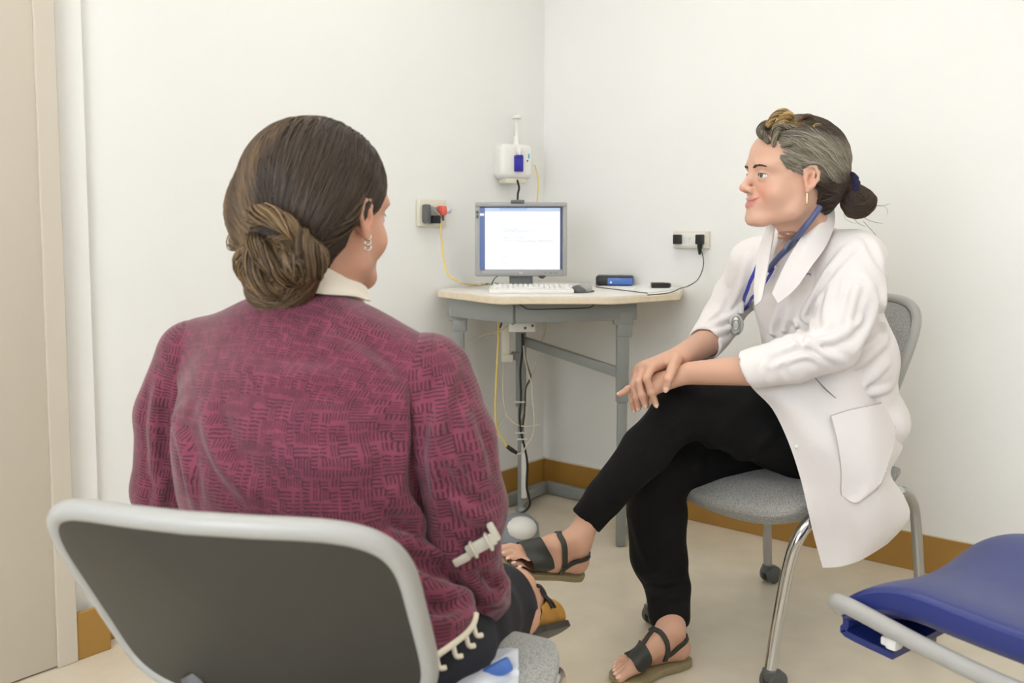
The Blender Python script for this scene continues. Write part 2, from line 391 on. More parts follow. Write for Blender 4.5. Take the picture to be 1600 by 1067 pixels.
def text(name, body, size, M, m, parent, ext=.0004):
    c = D.curves.new(name, 'FONT'); c.body = body; c.size = size; c.align_x = 'CENTER'; c.align_y = 'CENTER'; c.extrude = ext; c.resolution_u = 3
    o = D.objects.new(name, c); COL.objects.link(o)
    dg = bpy.context.evaluated_depsgraph_get(); dg.update(); me = D.meshes.new_from_object(o.evaluated_get(dg)); D.objects.remove(o)
    me.transform(M); me.materials.clear(); me.materials.append(m); q = D.objects.new(name, me); COL.objects.link(q); q.parent = parent; return q
RX = Matrix.Rotation(PI/2, 4, 'X')
text('logo', 'hp', .012, Matrix.Translation((0, -.0135, zc-H_/2+bw*.85)) @ RX, M_white, mo, .0006)
t = MB()
for x in (.085, .103, .108, .121, .126): t.box((x, -.0125, zc-H_/2+bw*.8), (.0035, .002, .0025), .0005)
t.build('buttons', M_dgrey, mo)
t = MB()
for z in (.0, -.015): t.box((-W_/2+.0085, -.0125, zc+H_/2-.035+z), (.008, .002, .011), .002)
t.build('sticker', M_dgrey, mo)
# ---------------------------------------------------------------- keyboard, mouse
kl, kr = atz(764, 458, DZ), atz(896, 458, DZ); kp = (kl+kr)/2; kw = (kr-kl).length
kb = thing('keyboard', 'white computer keyboard in front of the monitor', 'keyboard', (kp.x, kp.y+.03, DZ+.001), .0)
t = MB(); R = Matrix.Rotation(.06, 3, 'X')
t.box((0, 0, .010), (kw, .135, .016), .006, R).build('casing', M_white, kb)
for r_ in range(5):
    n = 15; x0 = -kw/2+.011; wk = (kw-.022)/n; y = -.05+r_*.023; c = 0
    while c < n:
        span = 6 if (r_ == 0 and c == 4) else (2 if (c in (0, 13) and r_ in (1, 2, 3)) else 1)
        k = MB().box((x0+(c+span/2)*wk, y, .0195+y*.06), (span*wk*.88, .019, .007), .002, R, 1)
        k.build('key', M_key, kb); c += span
ms = atz(912, 458, DZ); mo2 = thing('computer_mouse', 'silver computer mouse beside the keyboard', 'mouse', (ms.x, ms.y+.03, DZ+.001), -.5)
MB().ball((0, 0, .012), (.030, .048, .018)).build('shell', M_silver, mo2)
MB().ball((-.004, -.022, .010), (.0285, .03, .0165)).build('button', M_dgrey, mo2)
MB().box((0, 0, .003), (.05, .085, .006), .003).build('base', M_dgrey, mo2)
# ---------------------------------------------------------------- paper, box, small black device
pa, pb, pc, pd = atz(930, 449, DZ), atz(1012, 459, DZ), atz(1058, 452, DZ), atz(985, 443, DZ)
pm = MB().prism([xy(pa), xy(pb), xy(pc), xy(pd)], DZ+.0012, DZ+.003); tag(pm.build('paper_folder', M_paper), 'white paper folder lying at the right end of the desk', 'folder')
MB_ = MB().prism([xy(pa+Vector((0, -.006, 0))), xy(pb+Vector((0, -.006, 0))), xy(pb), xy(pa)], DZ+.0008, DZ+.004)
tag(MB_.build('folder_edge', M_dgrey), 'dark edge strip lying along the white folder', 'strip')
bp = atz(962, 446, DZ+.003)
bx = thing('router', 'black router box with a blue side panel, on the white folder', 'router', (bp.x, bp.y+.03, DZ+.0045), -.15)
MB().box((0, 0, .018), (.14, .12, .034), .006).box((0, 0, .006), (.13, .11, .01), .002).build('casing', M_black, bx)
MB().box((.022, -.0605, .016), (.094, .006, .026), .002).build('side_panel', M_blue, bx)
MB().lathe([(.004, 0), (.004, .002)], 10, Matrix.Translation((-.012, -.0635, .012)) @ RX).build('jack', M_white, bx)
sp_ = atz(1032, 449.5, DZ+.004)
sd = thing('card_reader', 'small flat black device at the right end of the desk', 'device', (sp_.x, sp_.y+.01, DZ+.0045), .05)
MB().prism([(-.036, -.022), (.03, -.024), (.038, -.012), (.034, .02), (-.03, .024)], 0, .017, bev=.004).build('casing', M_black, sd)
MB().box((-.008, 0, .0175), (.05, .03, .002), .001).build('lid', M_dgrey, sd)
# ---------------------------------------------------------------- wall outlets
def onwall(name, label, category, px, py, side, off=0.0):
    p = wallpt(px, py, side, off); rz = aR if side == 'R' else aR+PI/2   # local x along wall, local -y out of the wall (R) 
    return thing(name, label, category, p, rz), p
# right wall: local x = DR, local y = -NR ; left wall: local x = (-DR.y, DR.x) = -DL, local y = -NL
o1, p1 = onwall('wall_outlet', 'white double wall outlet right of the desk', 'outlet', 1083, 374.5, 'R', .001)
wR = (wallpt(1110, 375, 'R')-wallpt(1056, 375, 'R')).length; hR = (wallpt(1083, 361, 'R')-wallpt(1083, 388, 'R')).length
MB().box((0, -.012, 0), (wR, .024, hR), .004).build('plate', M_cream, o1)
MB().box((0, -.025, 0), (wR*.86, .004, hR*.78), .002).build('insert', M_white, o1)
MB().box((0, -.0275, .004), (.008, .003, .008), .001).box((-.002, -.0275, -.008), (.005, .003, .005), .001).build('switch', M_cream, o1)
for (px, h) in ((1061, 0), (1096, 1)):
    p = wallpt(px, 374, 'R', .027); t = thing('power_plug', ['black power plug in the outlet\'s left socket, without a cord', 'black power plug in the outlet\'s right socket, with a thin cord'][h], 'plug', p, aR)
    MB().box((0, -.012, 0), (.028, .024, .036), .004).build('body', M_black, t)
    if h: MB().lathe([(.009, 0), (.009, -.012), (.004, -.04)], 12, Matrix.Translation((0, -.012, -.015))).build('strain_relief', M_black, t)
pp = wallpt(1096, 392, 'R', .04)
cable('black_cable', [pp, at(1099, 405, pp.y-.01), at(1098, 420, pp.y-.04), at(1090, 437, pp.y-.1), at(1075, 447, pp.y-.18), atz(1063, 450.5, DZ+.004), atz(1045, 457.5, DZ+.006), atz(1012, 461, DZ+.007)], .0018, M_black, 'thin black cable from the right outlet to the desk')
o2, p2 = onwall('wall_outlet', 'square cream wall outlet left of the monitor', 'outlet', 671, 333, 'L', .001)
wL = (wallpt(692, 333, 'L')-wallpt(650, 333, 'L')).length; hL = (wallpt(671, 312, 'L')-wallpt(671, 354, 'L')).length
MB().box((0, -.009, 0), (wL, .018, hL), .004).build('plate', M_cream, o2)
MB().box((.01, -.019, .002), (wL*.62, .004, hL*.42), .002).build('insert', M_silver, o2)
p = wallpt(666, 334, 'L', .02); t = thing('power_adapter', 'grey and black angled power adapter in the left outlet', 'adapter', p, aR+PI/2)
MB().box((-.012, -.014, 0), (.024, .026, .066), .006).build('body', M_dgrey, t); MB().box((.018, -.02, -.02), (.034, .036, .028), .002).build('black_block', M_black, t)
MB().tube([(-.004, -.03, .026), (.018, -.034, .004), (.03, -.034, -.004)], .004).build('cord', M_silver, t)
p = wallpt(685, 329, 'L', .02); t = thing('network_plug', 'coral red plug in the left outlet with yellow cable', 'plug', p, aR+PI/2)
MB().box((.004, -.014, 0), (.026, .03, .034), .006).build('body', M_red, t); MB().ball((.03, -.02, 0), (.012, .012, .011)).build('knob', mat('pale_lilac', (206, 200, 214), .5), t)
MB().tube([(.004, -.02, -.016), (.004, -.02, -.036)], .004).build('boot', M_dgrey, t)
q = wallpt(688, 346, 'L', .04)
cable('yellow_cable', [q, at(690, 375, q.y-.02), at(693, 405, q.y-.05), at(700, 428, q.y-.09), at(718, 441, q.y-.12), atz(740, 444.5, DZ+.008), atz(765, 443, DZ+.006)], .0032, M_yel, 'yellow network cable from the red plug down to the desk')
t = thing('cable_coupler', 'small ivory cable coupler at the left end of the desk', 'coupler', atz(744, 446.5, DZ+.001), .1)
MB().box((0, 0, .008), (.036, .022, .014), .004).build('body', M_cream, t)
cable('black_cable', [atz(760, 443.5, DZ+.006), atz(772, 442, DZ+.006), atz(783, 446, DZ+.004), atz(795, 446.5, DZ+.004)], .0022, M_black, 'short black cable curling left of the monitor base')
cable('black_cable', wpt([(768, 445, 3.28), (772, 436, 3.29), (778, 431, 3.3)], 3.3), .0018, M_black, 'short black cable rising behind the monitor\'s lower left corner')
# ---------------------------------------------------------------- wall device above the monitor
dv, pdv = onwall('wall_dispenser', 'white rounded wall device with blue clip above the monitor', 'dispenser', 795, 255, 'L', .0)
dv.rotation_euler = (0, 0, aR+PI/2-.35)
sc = pdv.y/1420
MB().box((-.012*1, -.05, .001), (58*sc, .09, 52*sc), .024, seg=5).build('casing', M_white, dv)
MB().box((0, -.002, -.01), (.07, .03, .10), .004).build('wall_mount', M_white, dv)
MB().box((-.014, -.05, -.073), (.095, .06, .022), .008).build('underside', M_cream, dv)
MB().tube([(0, -.06, .055), (0, -.06, .10)], [.016, .011], 14, smooth=False).tube([(0, -.06, .10), (0, -.06, .165)], .006, 12, smooth=False).tube([(0, -.06, .132), (0, -.06, .150)], .009, 12, smooth=False).lathe([(.014, .165), (.02, .168), (.02, .178), (.012, .182)], 18, Matrix.Translation((0, -.06, 0))).build('pump', M_white, dv)
MB().box((-.014, -.1, -.008), (.036, .016, .062), .004).box((-.014, -.106, .018), (.03, .012, .014), .004).build('blue_clip', M_vio, dv)
MB().tube([(-.010, -.1, .05), (-.014, -.104, .034), (-.014, -.104, .02)], [.012, .008, .005], 12).build('nozzle', M_white, dv)
MB().box((.034, -.0965, .022), (.006, .002, .018), .001).build('blue_mark', mat('cyan_mark', (60, 170, 215), .4), dv)
MB().ball((.028, -.095, .004), .0035).build('indicator', M_black, dv)
MB().box((.07, -.04, -.01), (.022, .03, .01), .003).build('cable_outlet', M_cream, dv)
p = at(835, 257, 3.55)
cable('yellow_cable', [at(836, 258, 3.55), at(840, 275, 3.55), at(841, 292, 3.55), at(839, 320, 3.53), at(836, 360, 3.5), atz(836, 440, DZ+.004)+Vector((0, .1, 0))], .0026, M_yel, 'thin yellow cable hanging from the wall device behind the monitor')
cable('black_cable', wpt([(808, 281, 3.54), (811, 293, 3.54), (809, 305, 3.54), (809, 330, 3.5), (812, 400, 3.45)], 3.5), .004, M_black, 'thick black cable from the wall device down behind the monitor')
# ---------------------------------------------------------------- under-desk power box and cables
pb_ = at(816, 507, 3.1); t = thing('cable_tray', 'white punched metal box fixed under the desk', 'bracket', (pb_.x, pb_.y, pb_.z-.03), 0)
m_ = MB().box((0, .03, .034), (.094, .06, .062), .006).box((-.02, 0, .056), (.06, .05, .03), .003); m_.build('casing', M_white, t)
for (x, z) in ((-.033, .034), (.01, .018), (.035, .026), (.04, .04), (0, .058), (.02, .058), (.035, .06)):
    MB().lathe([(.005, 0), (.005, .0015)], 12, Matrix.Translation((x, -.0005, z)) @ RX).build('hole', M_dgrey, t)
pq = at(790, 530, 3.38); t = thing('power_adapter', 'long white power adapter hanging behind the desk leg', 'adapter', (pq.x, pq.y, pq.z-.07))
MB().box((0, 0, .075), (.034, .03, .13), .006).box((.006, 0, -.0), (.045, .034, .03), .005).build('body', M_cream, t)
t = thing('cable_clamp', 'small grey metal clamp on the rear desk leg', 'clamp', at(806, 556, 3.41), 0)
MB().box((0, 0, 0), (.035, .03, .03), .003).box((.014, -.016, 0), (.006, .006, .034), .001).build('body', M_desk, t)
cable('yellow_cable', wpt([(778, 497), (779, 520), (777, 560), (775, 600), (774, 640), (776, 668), (784, 685), (793, 698)], 3.2), .0036, M_yel, 'yellow network cable hanging in a long loop below the desk')
t = tag(MB().tube(wpt([(792, 697), (800, 703), (808, 708)], 3.2), [.007, .008, .006], 10).build('cable_joint', M_black), 'black cable joint at the foot of the yellow cable', 'joint')
cable('ivory_cable', wpt([(808, 709), (816, 707), (823, 696), (833, 680), (835, 655), (832, 625), (831, 600), (826, 585), (820, 560), (818, 540)], 3.3), .0028, M_ivory, 'ivory cable rising from the black joint up the rear leg')
cable('ivory_cable', wpt([(787, 570), (786, 600), (787, 625), (791, 645), (800, 658), (813, 665), (828, 666), (842, 664)], 3.36), .0032, M_ivory, 'ivory cable with free plug end curving right behind the rear leg')
cable('ivory_cable', wpt([(791, 645), (785, 660), (776, 672), (768, 680)], 3.37), .0025, M_ivory, 'thin ivory cable branching left towards the wall')
cable('ivory_cable', wpt([(855, 493), (853, 515), (848, 530), (840, 555), (834, 580), (826, 592), (820, 610), (818, 640), (811, 660)], 3.4), .0026, M_ivory, 'thin ivory cable dropping from under the desktop\'s middle')
cable('black_cable', wpt([(816, 521), (816, 550), (813, 580), (814, 620), (812, 650), (814, 675), (820, 700), (824, 725), (823, 760), (828, 785), (822, 797), (810, 803), (800, 806)], 3.36), .0042, M_black, 'long black cable running down the rear desk leg to the floor')
cable('black_cable', wpt([(818, 521), (819, 550), (825, 575), (829, 590), (822, 605), (820, 625), (819, 650), (815, 672)], 3.38), .0036, mat('brown_cable', (78, 72, 62), .5), 'dark grey cable bowing right of the rear desk leg')
cable('grey_cable', wpt([(794, 508, 3.3), (782, 518, 3.32), (768, 521, 3.35), (756, 524, 3.4), (740, 533, 3.42), (727, 540, 3.44)], 3.3), .0026, M_ivory, 'thin grey cable slanting left from the under-desk box to the wall')
cable('black_cable', wpt([(785, 497), (783, 507), (781, 512)], 3.22), .003, M_black, 'short black cable end just under the front rail')
ti = 0
for (px, py) in ((812, 628), (812, 676), (816, 686)):
    t = MB().box(at(px, py, 3.36), (.04, .012, .005), .002)
    tag(t.build('cable_tie', M_white), ['white cable tie on the rear leg, topmost of three', 'white cable tie on the rear leg, middle of three', 'white cable tie on the rear leg, lowest of three'][ti], 'cable tie', 'cable ties on the rear desk leg'); ti += 1
# rounded grey and white device on the floor
fp = atz(810, 852, 0); t = thing('floor_device', 'rounded grey and white device on the floor under the desk', 'device', (fp.x, fp.y+.05, 0), 0)
MB().lathe([(.07, 0), (.075, .01), (.07, .06), (.045, .085), (.01, .09)], 28).build('body', mat('blue_grey_plastic', (140, 150, 160), .4), t)
MB().ball((.01, -.035, .055), (.055, .05, .04)).build('cover', M_white, t)
# ---------------------------------------------------------------- chairs
def make_chair(label, seatmat=M_seat, bh=.40, rec=.085, tw=.055, hw0=.175, bx0=0.0):
    c = thing('office_chair', label, 'chair', group=None)
    n = 22; sw, sd_ = .235, .235
    def seatpt(u, v, top):    # u,v in -1..1
        x = u*math.sqrt(max(0, 1-.32*v*v)); y = v*math.sqrt(max(0, 1-.32*u*u))
        e = max(abs(u), abs(v)); 
        z = .452 + .012*u*u - .035*max(0, v)**3 + .01*max(0, -v)
        bul = (1-u**4)*(1-v**4)
        return (x*sw*1.12, y*sd_*1.12, z + (.014*bul if top else -.018-.075*bul**.7))
    vs = []; fs = []
    for top in (1, 0):
        for i in range(n+1):
            for j in range(n+1): vs.append(seatpt(-1+2*i/n, -1+2*j/n, top))
    K = (n+1)**2; ix = lambda i, j: i*(n+1)+j
    for i in range(n):
        for j in range(n): q = [ix(i, j), ix(i+1, j), ix(i+1, j+1), ix(i, j+1)]; fs.append(q); fs.append([K+k for k in q[::-1]])
    per = [ix(i, 0) for i in range(n+1)]+[ix(n, j) for j in range(1, n+1)]+[ix(i, n) for i in range(n-1, -1, -1)]+[ix(0, j) for j in range(n-1, 0, -1)]
    for k in range(len(per)): a, b = per[k], per[(k+1) % len(per)]; fs.append([b, a, K+a, K+b])
    t = MB().add(vs, fs); st = t.build('seat', seatmat, c)
    md = st.modifiers.new('s', 'SUBSURF'); md.levels = md.render_levels = 1
    # back: curved shell with rounded corners
    def bp(u, v, d):     # u -1..1 across, v -1..1 up
        v01 = (v+1)/2; hw = hw0+tw*v01
        return V(bx0+u*hw, -.215-rec*v01+.045*u*u+.02*math.cos(v01*PI)+d, .50+bh*v01)
    def rp(a, ro, d, nn=5.0):
        c_, s_ = math.cos(a), math.sin(a); q = 2/nn
        return bp(ro*math.copysign(abs(c_)**q, c_), ro*math.copysign(abs(s_)**q, s_), d)
    NA = 72
    def panel(d0, d1, s_):
        vs = []; fs = []; ros = [.02, .2, .4, .6, .8, .92, 1.0]; nr = len(ros)
        for d in (d0, d1):
            for ro in ros:
                for i in range(NA): vs.append(rp(2*PI*i/NA, ro*s_, d))
        K = NA*nr
        for o_, fl in ((0, 1), (K, -1)):
            for r_ in range(nr-1):
                for i in range(NA): q = [o_+r_*NA+i, o_+r_*NA+(i+1) % NA, o_+(r_+1)*NA+(i+1) % NA, o_+(r_+1)*NA+i]; fs.append(q[::fl])
            fs.append([o_+i for i in range(NA)][::fl])
        for i in range(NA): a_, b_ = (nr-1)*NA+i, (nr-1)*NA+(i+1) % NA; fs.append([a_, b_, K+b_, K+a_])
        return MB().add(vs, fs)
    panel(-.006, -.001, .985).build('back_shell', M_shell, c)
    panel(.0, .014, .955).build('back_cushion', seatmat, c)
    rg = [rp(2*PI*i/96, 1, .003) for i in range(97)]
    MB().tube(rg, .0125, 10, smooth=False).build('back_rim', M_rim, c)
    for s_ in (-1, 1):
        MB().tube([(bx0*.8+s_*(hw0-.10), -.20, .53), (bx0*.5+s_*(hw0-.12), -.205, .46), (s_*.16, -.18, .425), (s_*.235, -.14, .418)], .012, 10, flat=1.3).build('back_bracket', M_dgrey, c)
        xf, xr, xs = .215*s_, .26*s_, .245*s_
        MB().tube([(xs, -.17, .425), (xs, .05, .428), (xs*.99, .12, .42), (xf*1.08, .18, .37), (xf*1.02, .205, .28), (xf, .235, .13), (xf, .25, .045)], .0145, 14).build('front_leg', M_chrome, c)
        MB().tube([(xs, -.15, .425), (xs, -.19, .42), (xs, -.228, .38), (xs*1.02, -.24, .30), (xr, -.25, .13), (xr, -.255, .055)], .0135, 14).build('rear_leg', M_satin, c)
        for (x, y) in ((xf, .25), (xr, -.255)):
            cs_ = MB().lathe([(.011, .03), (.015, .034), (.018, .056), (.012, .06)], 14, Matrix.Translation((x, y, 0))).box((x, y-.012, .042), (.022, .04, .02), .006)
            cp = cs_.build('caster', M_dgrey, c)
            for q in (-1, 1): MB().lathe([(.014, -.008), (.026, -.006), (.0275, 0), (.026, .006), (.014, .008)], 22, Matrix.Translation((x+q*.014, y-.012, .0278)) @ Matrix.Rotation(PI/2, 4, 'Y')).build('wheel', M_wheel, cp)
    MB().tube([(-.235, -.02, .385), (-.1, -.02, .365), (.1, -.02, .365), (.235, -.02, .385)], .012, 10).tube([(-.245, .02, .42), (-.2, .0, .39)], .01).tube([(.245, .02, .42), (.2, .0, .39)], .01).build('cross_bar', M_black, c)
    return c
chair = make_chair('grey fabric office chair on chrome legs under the woman in the white coat')
def setchair(c, x, y, fx, fy): c.location = (x, y, 0); c.rotation_euler = (0, 0, math.atan2(-fx, fy))
setchair(chair, .705, 2.37, -.853, -.522)
ch2 = make_chair('grey chair seen from behind, under the woman in the magenta cardigan', bh=.275, rec=.11, tw=.012, hw0=.208, bx0=-.06)
a_ = math.radians(14); setchair(ch2, -.20, 1.25, math.sin(a_), math.cos(a_))
# ---------------------------------------------------------------- distance-field bodies
def A3(v): return np.array([v[0], v[1], v[2]], float)
class Sdf:
    """a list of blended solids; each entry is (function, blend, kind) with kind + joins, - carves"""
    def __init__(s): s.e = []; s.post = []; s.bd = {}
    def add(s, f, k=.01): s.e.append((f, k, '+')); return s
    def sub(s, f, k=.005): s.e.append((f, k, '-')); return s
    def cone(s, a, b, ra, rb, k=.01, flat=None, kind='+'):
        a, b = A3(a), A3(b); ab = b-a; L2 = ab @ ab + 1e-12
        if flat: n = A3(flat[0]); n = n/np.linalg.norm(n); q = flat[1]
        def f(P):
            p = P-a
            t = np.clip((p @ ab)/L2, 0, 1); r = p-t[:, None]*ab
            if flat: r = r + (r @ n)[:, None]*n*(q-1)
            return np.sqrt((r*r).sum(1)) - (ra+(rb-ra)*t)
        s.bd[len(s.e)] = ((a+b)/2, math.sqrt(L2)/2+max(ra, rb)); s.e.append((f, k, kind)); return s
    def chain(s, pts, rs, k=.01, flat=None):
        for i in range(len(pts)-1): s.cone(pts[i], pts[i+1], rs[i], rs[i+1], k if i == 0 else min(k, .012), flat)
        return s
    def ell(s, c, r, R=None, k=.01, kind='+'):
        c = A3(c); r = np.array(r, float); Rm = np.array(R) if R is not None else np.eye(3)
        def f(P):
            q = (P-c) @ Rm; k0 = np.sqrt(((q/r)**2).sum(1)); k1 = np.sqrt(((q/(r*r))**2).sum(1))+1e-9
            return k0*(k0-1)/k1
        s.bd[len(s.e)] = (c, float(r.max())); s.e.append((f, k, kind)); return s
    def ridge(s, pts, r, k=.02, n=4):
        P = cat(pts, n); m = len(P)
        for i in range(m-1):
            w0 = math.sin(PI*(i+.3)/(m-.4)); w1 = math.sin(PI*(i+1.3)/(m-.4)) if i < m-2 else .3
            s.cone(P[i], P[i+1], r*max(.25, w0), r*max(.25, w1), k)
        return s
    def near(s, P):
        """the same field, leaving out solids too far from these points to matter"""
        lo, hi = P.min(0), P.max(0); use = []
        for i, (f, k, kind) in enumerate(s.e):
            if i in s.bd:
                c, r = s.bd[i]; g = np.linalg.norm(np.maximum(np.maximum(lo-c, c-hi), 0))-r
                if g > k+.02: continue
            use.append(i)
        if not any(s.e[i][2] == '+' for i in use): use = None
        return s(P, use)
    def __call__(s, P, use=None):
        d = None
        for i, (f, k, kind) in enumerate(s.e):
            if use is not None and i not in use: continue
            if d is None and kind == '-': continue
            v = f(P)
            if d is None: d = v; continue
            if kind == '+':
                h = np.maximum(k-np.abs(d-v), 0)/k; d = np.minimum(d, v)-h*h*k*.25
            else:
                h = np.maximum(k-np.abs(d+v), 0)/k; d = np.maximum(d, -v)+h*h*k*.25
        for g in s.post: d = g(P, d)
        return d
def surf(f, lo, hi, h):
    lo, hi = A3(lo), A3(hi); n = np.ceil((hi-lo)/h).astype(int)+1
    ax = [lo[i]+h*np.arange(n[i]) for i in range(3)]
    # coarse pass to skip the empty regions
    Vv = np.full(n, 1.0)
    B = 8
    cx = [np.arange(0, n[i], B) for i in range(3)]
    CX = np.stack(np.meshgrid(*[lo[i]+h*(cx[i]+B/2) for i in range(3)], indexing='ij'), -1).reshape(-1, 3)
    dc = f(CX); rad = h*B*.5*1.75*1.35 + .006
    act = np.nonzero(np.abs(dc) < rad)[0]; sh = (len(cx[0]), len(cx[1]), len(cx[2]))
    sgn = np.where(dc > 0, 1.0, -1.0).reshape(sh)
    Vv = np.repeat(np.repeat(np.repeat(sgn, B, 0), B, 1), B, 2)[:n[0], :n[1], :n[2]].copy()
    ii = np.array(np.unravel_index(act, sh)).T*B
    loc = np.stack(np.meshgrid(np.arange(B), np.arange(B), np.arange(B), indexing='ij'), -1).reshape(-1, 3)
    nf = f.near if isinstance(f, Sdf) else f
    ii = ii[np.lexsort((ii[:, 2]//24, ii[:, 1]//24, ii[:, 0]//24))]
    for c0 in range(0, len(ii), 40):
        I = (ii[c0:c0+40, None, :]+loc[None]).reshape(-1, 3); I = I[(I < n).all(1)]
        Vv[I[:, 0], I[:, 1], I[:, 2]] = nf(lo+h*I)
    S = Vv < 0; cs = [Vv[a:n[0]-1+a, b:n[1]-1+b, c:n[2]-1+c] for a in (0, 1) for b in (0, 1) for c in (0, 1)]
    neg = sum((c < 0).astype(np.int8) for c in cs); cell = (neg > 0) & (neg < 8)
    idx = np.full(cell.shape, -1); C = np.argwhere(cell); idx[cell] = np.arange(len(C))
    cv = np.stack([c[cell] for c in cs], 1); off = np.array([(a, b, c) for a in (0, 1) for b in (0, 1) for c in (0, 1)], float)
    acc = np.zeros((len(C), 3)); cnt = np.zeros(len(C))
    for a in range(8):
        for b in range(a+1, 8):
            if np.abs(off[a]-off[b]).sum() != 1: continue
            va, vb = cv[:, a], cv[:, b]; m = (va < 0) != (vb < 0); t = np.where(m, va/np.where(m, va-vb, 1), 0)
            acc += np.where(m[:, None], off[a]+t[:, None]*(off[b]-off[a]), 0); cnt += m
    Vt = lo+h*(C+acc/cnt[:, None]); Q = []
    for ax_ in range(3):
        o1, o2 = [(1, 2), (2, 0), (0, 1)][ax_]
        s0 = [slice(1, n[i]-1) for i in range(3)]; s1 = list(s0); s0[ax_] = slice(0, n[ax_]-1); s1[ax_] = slice(1, n[ax_])
        A = S[tuple(s0)]; Bq = S[tuple(s1)]; W = np.argwhere(A != Bq)
        if not len(W): continue
        base = W.copy(); 
        for i in range(3):
            if i != ax_: base[:, i] += 1
        inv = A[tuple(W.T)]
        def g(d1, d2):
            q = base.copy(); q[:, o1] -= d1; q[:, o2] -= d2; return idx[q[:, 0], q[:, 1], q[:, 2]]
        q = np.stack([g(0, 0), g(1, 0), g(1, 1), g(0, 1)], 1); q[~inv] = q[~inv][:, ::-1]; Q.append(q)
    Q = np.concatenate(Q); return Vt, Q[(Q >= 0).all(1)]
def grad(f, P, e=.0015):
    g = np.stack([f(P+np.eye(3)[i]*e)-f(P-np.eye(3)[i]*e) for i in range(3)], 1)
    return g/(np.linalg.norm(g, axis=1, keepdims=True)+1e-9)
def snap(f, P, off=0., it=3):
    P = np.array([list(p) for p in P], float)
    for _ in range(it): P = P-grad(f, P)*(f(P)-off)[:, None]*.9
    return P
def hit(f, pts, off=0.0):
    """first point of a surface met when looking from the lens towards picture points"""
    o = np.array([0, 0, CAMH]); R = np.array([list(ray(p[0], p[1]).normalized()) for p in pts]); t = np.full(len(pts), .7)
    for _ in range(70): t = t+np.clip(f(o+R*t[:, None])-off, -.05, .3)*.8
    P = o+R*t[:, None]; bad = (t > 3.6) | ~np.isfinite(t)
    if bad.any():
        m = np.median(t[~bad]) if (~bad).any() else 2.1
        P[bad] = o+R[bad]*m; P[bad] = snap(f, P[bad], off, 8)
    return P
def addfold(S, pts, amp=.007, w=.011, valley=.5):
    base = Sdf(); base.e = list(S.e); base.bd = dict(S.bd)
    P0 = hit(base, [(p.x, p.y) for p in cat([Vector((a[0], a[1], 0)) for a in pts], 4)])
    P0[1:-1] = .5*P0[1:-1]+.25*(P0[:-2]+P0[2:]); A_, B_ = P0[:-1], P0[1:]; n = len(A_); lo, hi = P0.min(0)-4*w, P0.max(0)+4*w
    def g(P, d):
        m = np.nonzero(((P > lo) & (P < hi)).all(1) & (np.abs(d) < .04))[0]
        if not len(m): return d
        Q = P[m]; best = np.full(len(Q), 9.); tt = np.zeros(len(Q))
        for i in range(n):
            ab = B_[i]-A_[i]; t = np.clip(((Q-A_[i]) @ ab)/(ab @ ab+1e-12), 0, 1); r = np.linalg.norm(Q-A_[i]-t[:, None]*ab, axis=1); k = r < best; best[k] = r[k]; tt[k] = (i+t[k])/n
        a = amp*np.sin(PI*np.clip(tt, .02, .98))**.6
        d = d.copy(); d[m] -= a*(np.exp(-(best/w)**2)-valley*np.exp(-((best-2.0*w)/w)**2)); return d
    S.post.append(g)
def smooth(Vt, Q, it=1, w=.5):
    for _ in range(it):
        acc = np.zeros_like(Vt); c = np.zeros(len(Vt))
        for a in range(4):
            b = (a+1) % 4; np.add.at(acc, Q[:, a], Vt[Q[:, b]]); np.add.at(acc, Q[:, b], Vt[Q[:, a]]); np.add.at(c, Q[:, a], 1); np.add.at(c, Q[:, b], 1)
        Vt = Vt*(1-w)+w*acc/np.maximum(c, 1)[:, None]
    return Vt
def merge(parts):
    vs = []; qs = []; b = 0
    for v, q in parts: vs.append(v); qs.append(q+b); b += len(v)
    return np.concatenate(vs), np.concatenate(qs)
def rootloc(p):
    v = Vector((0, 0, 0))
    while p is not None: v = v+p.location; p = p.parent
    return v
def mk(name, Vt, Q, m, parent, col=None, uv=None, sm=True):
    off = A3(rootloc(parent)) if parent is not None else np.array([*Vt[:, :2].mean(0), Vt[:, 2].min()])
    me = D.meshes.new(name); me.vertices.add(len(Vt)); me.vertices.foreach_set('co', (Vt-off).ravel())
    me.loops.add(Q.size); me.loops.foreach_set('vertex_index', Q.ravel().astype(np.int32)); me.polygons.add(len(Q))
    me.polygons.foreach_set('loop_start', np.arange(0, Q.size, 4, dtype=np.int32)); me.update(calc_edges=True); me.validate()
    me.materials.append(m); me.polygons.foreach_set('use_smooth', [True]*len(me.polygons))
    if uv is not None: setuv(me, uv)
    if col is not None: setcol(me, col)
    me.update(); o = D.objects.new(name, me); COL.objects.link(o)
    if parent is None: o.location = off
    else: o.parent = parent
    return o
def mbuild(mb, name, m, parent, **k):   # world-space builder under a person's empty
    rl = rootloc(parent); mb.v = [Vector(v)-rl for v in mb.v]; return mb.build(name, m, parent, **k)
def wob(P, amp, freq, seed=0, n=5, dirn=None):
    r = np.random.RandomState(seed); o = 0
    for i in range(n):
        d = r.normal(size=3); d /= np.linalg.norm(d)
        if dirn is not None: d = d*.35+np.array(dirn); d /= np.linalg.norm(d)
        ph = r.rand()*6.28; fq = freq*(.6+.9*r.rand()); warp = .6*np.sin(P @ r.normal(size=3)*freq*.35+ph*2)
        o = o+np.sin(P @ d*fq+ph+warp)/n
    return amp*o
def orth(fwd, up):
    x = A3(fwd)/np.linalg.norm(A3(fwd)); u = A3(up); z = u-x*(u @ x); z /= np.linalg.norm(z); y = np.cross(z, x); return np.stack([x, y, z], 1)
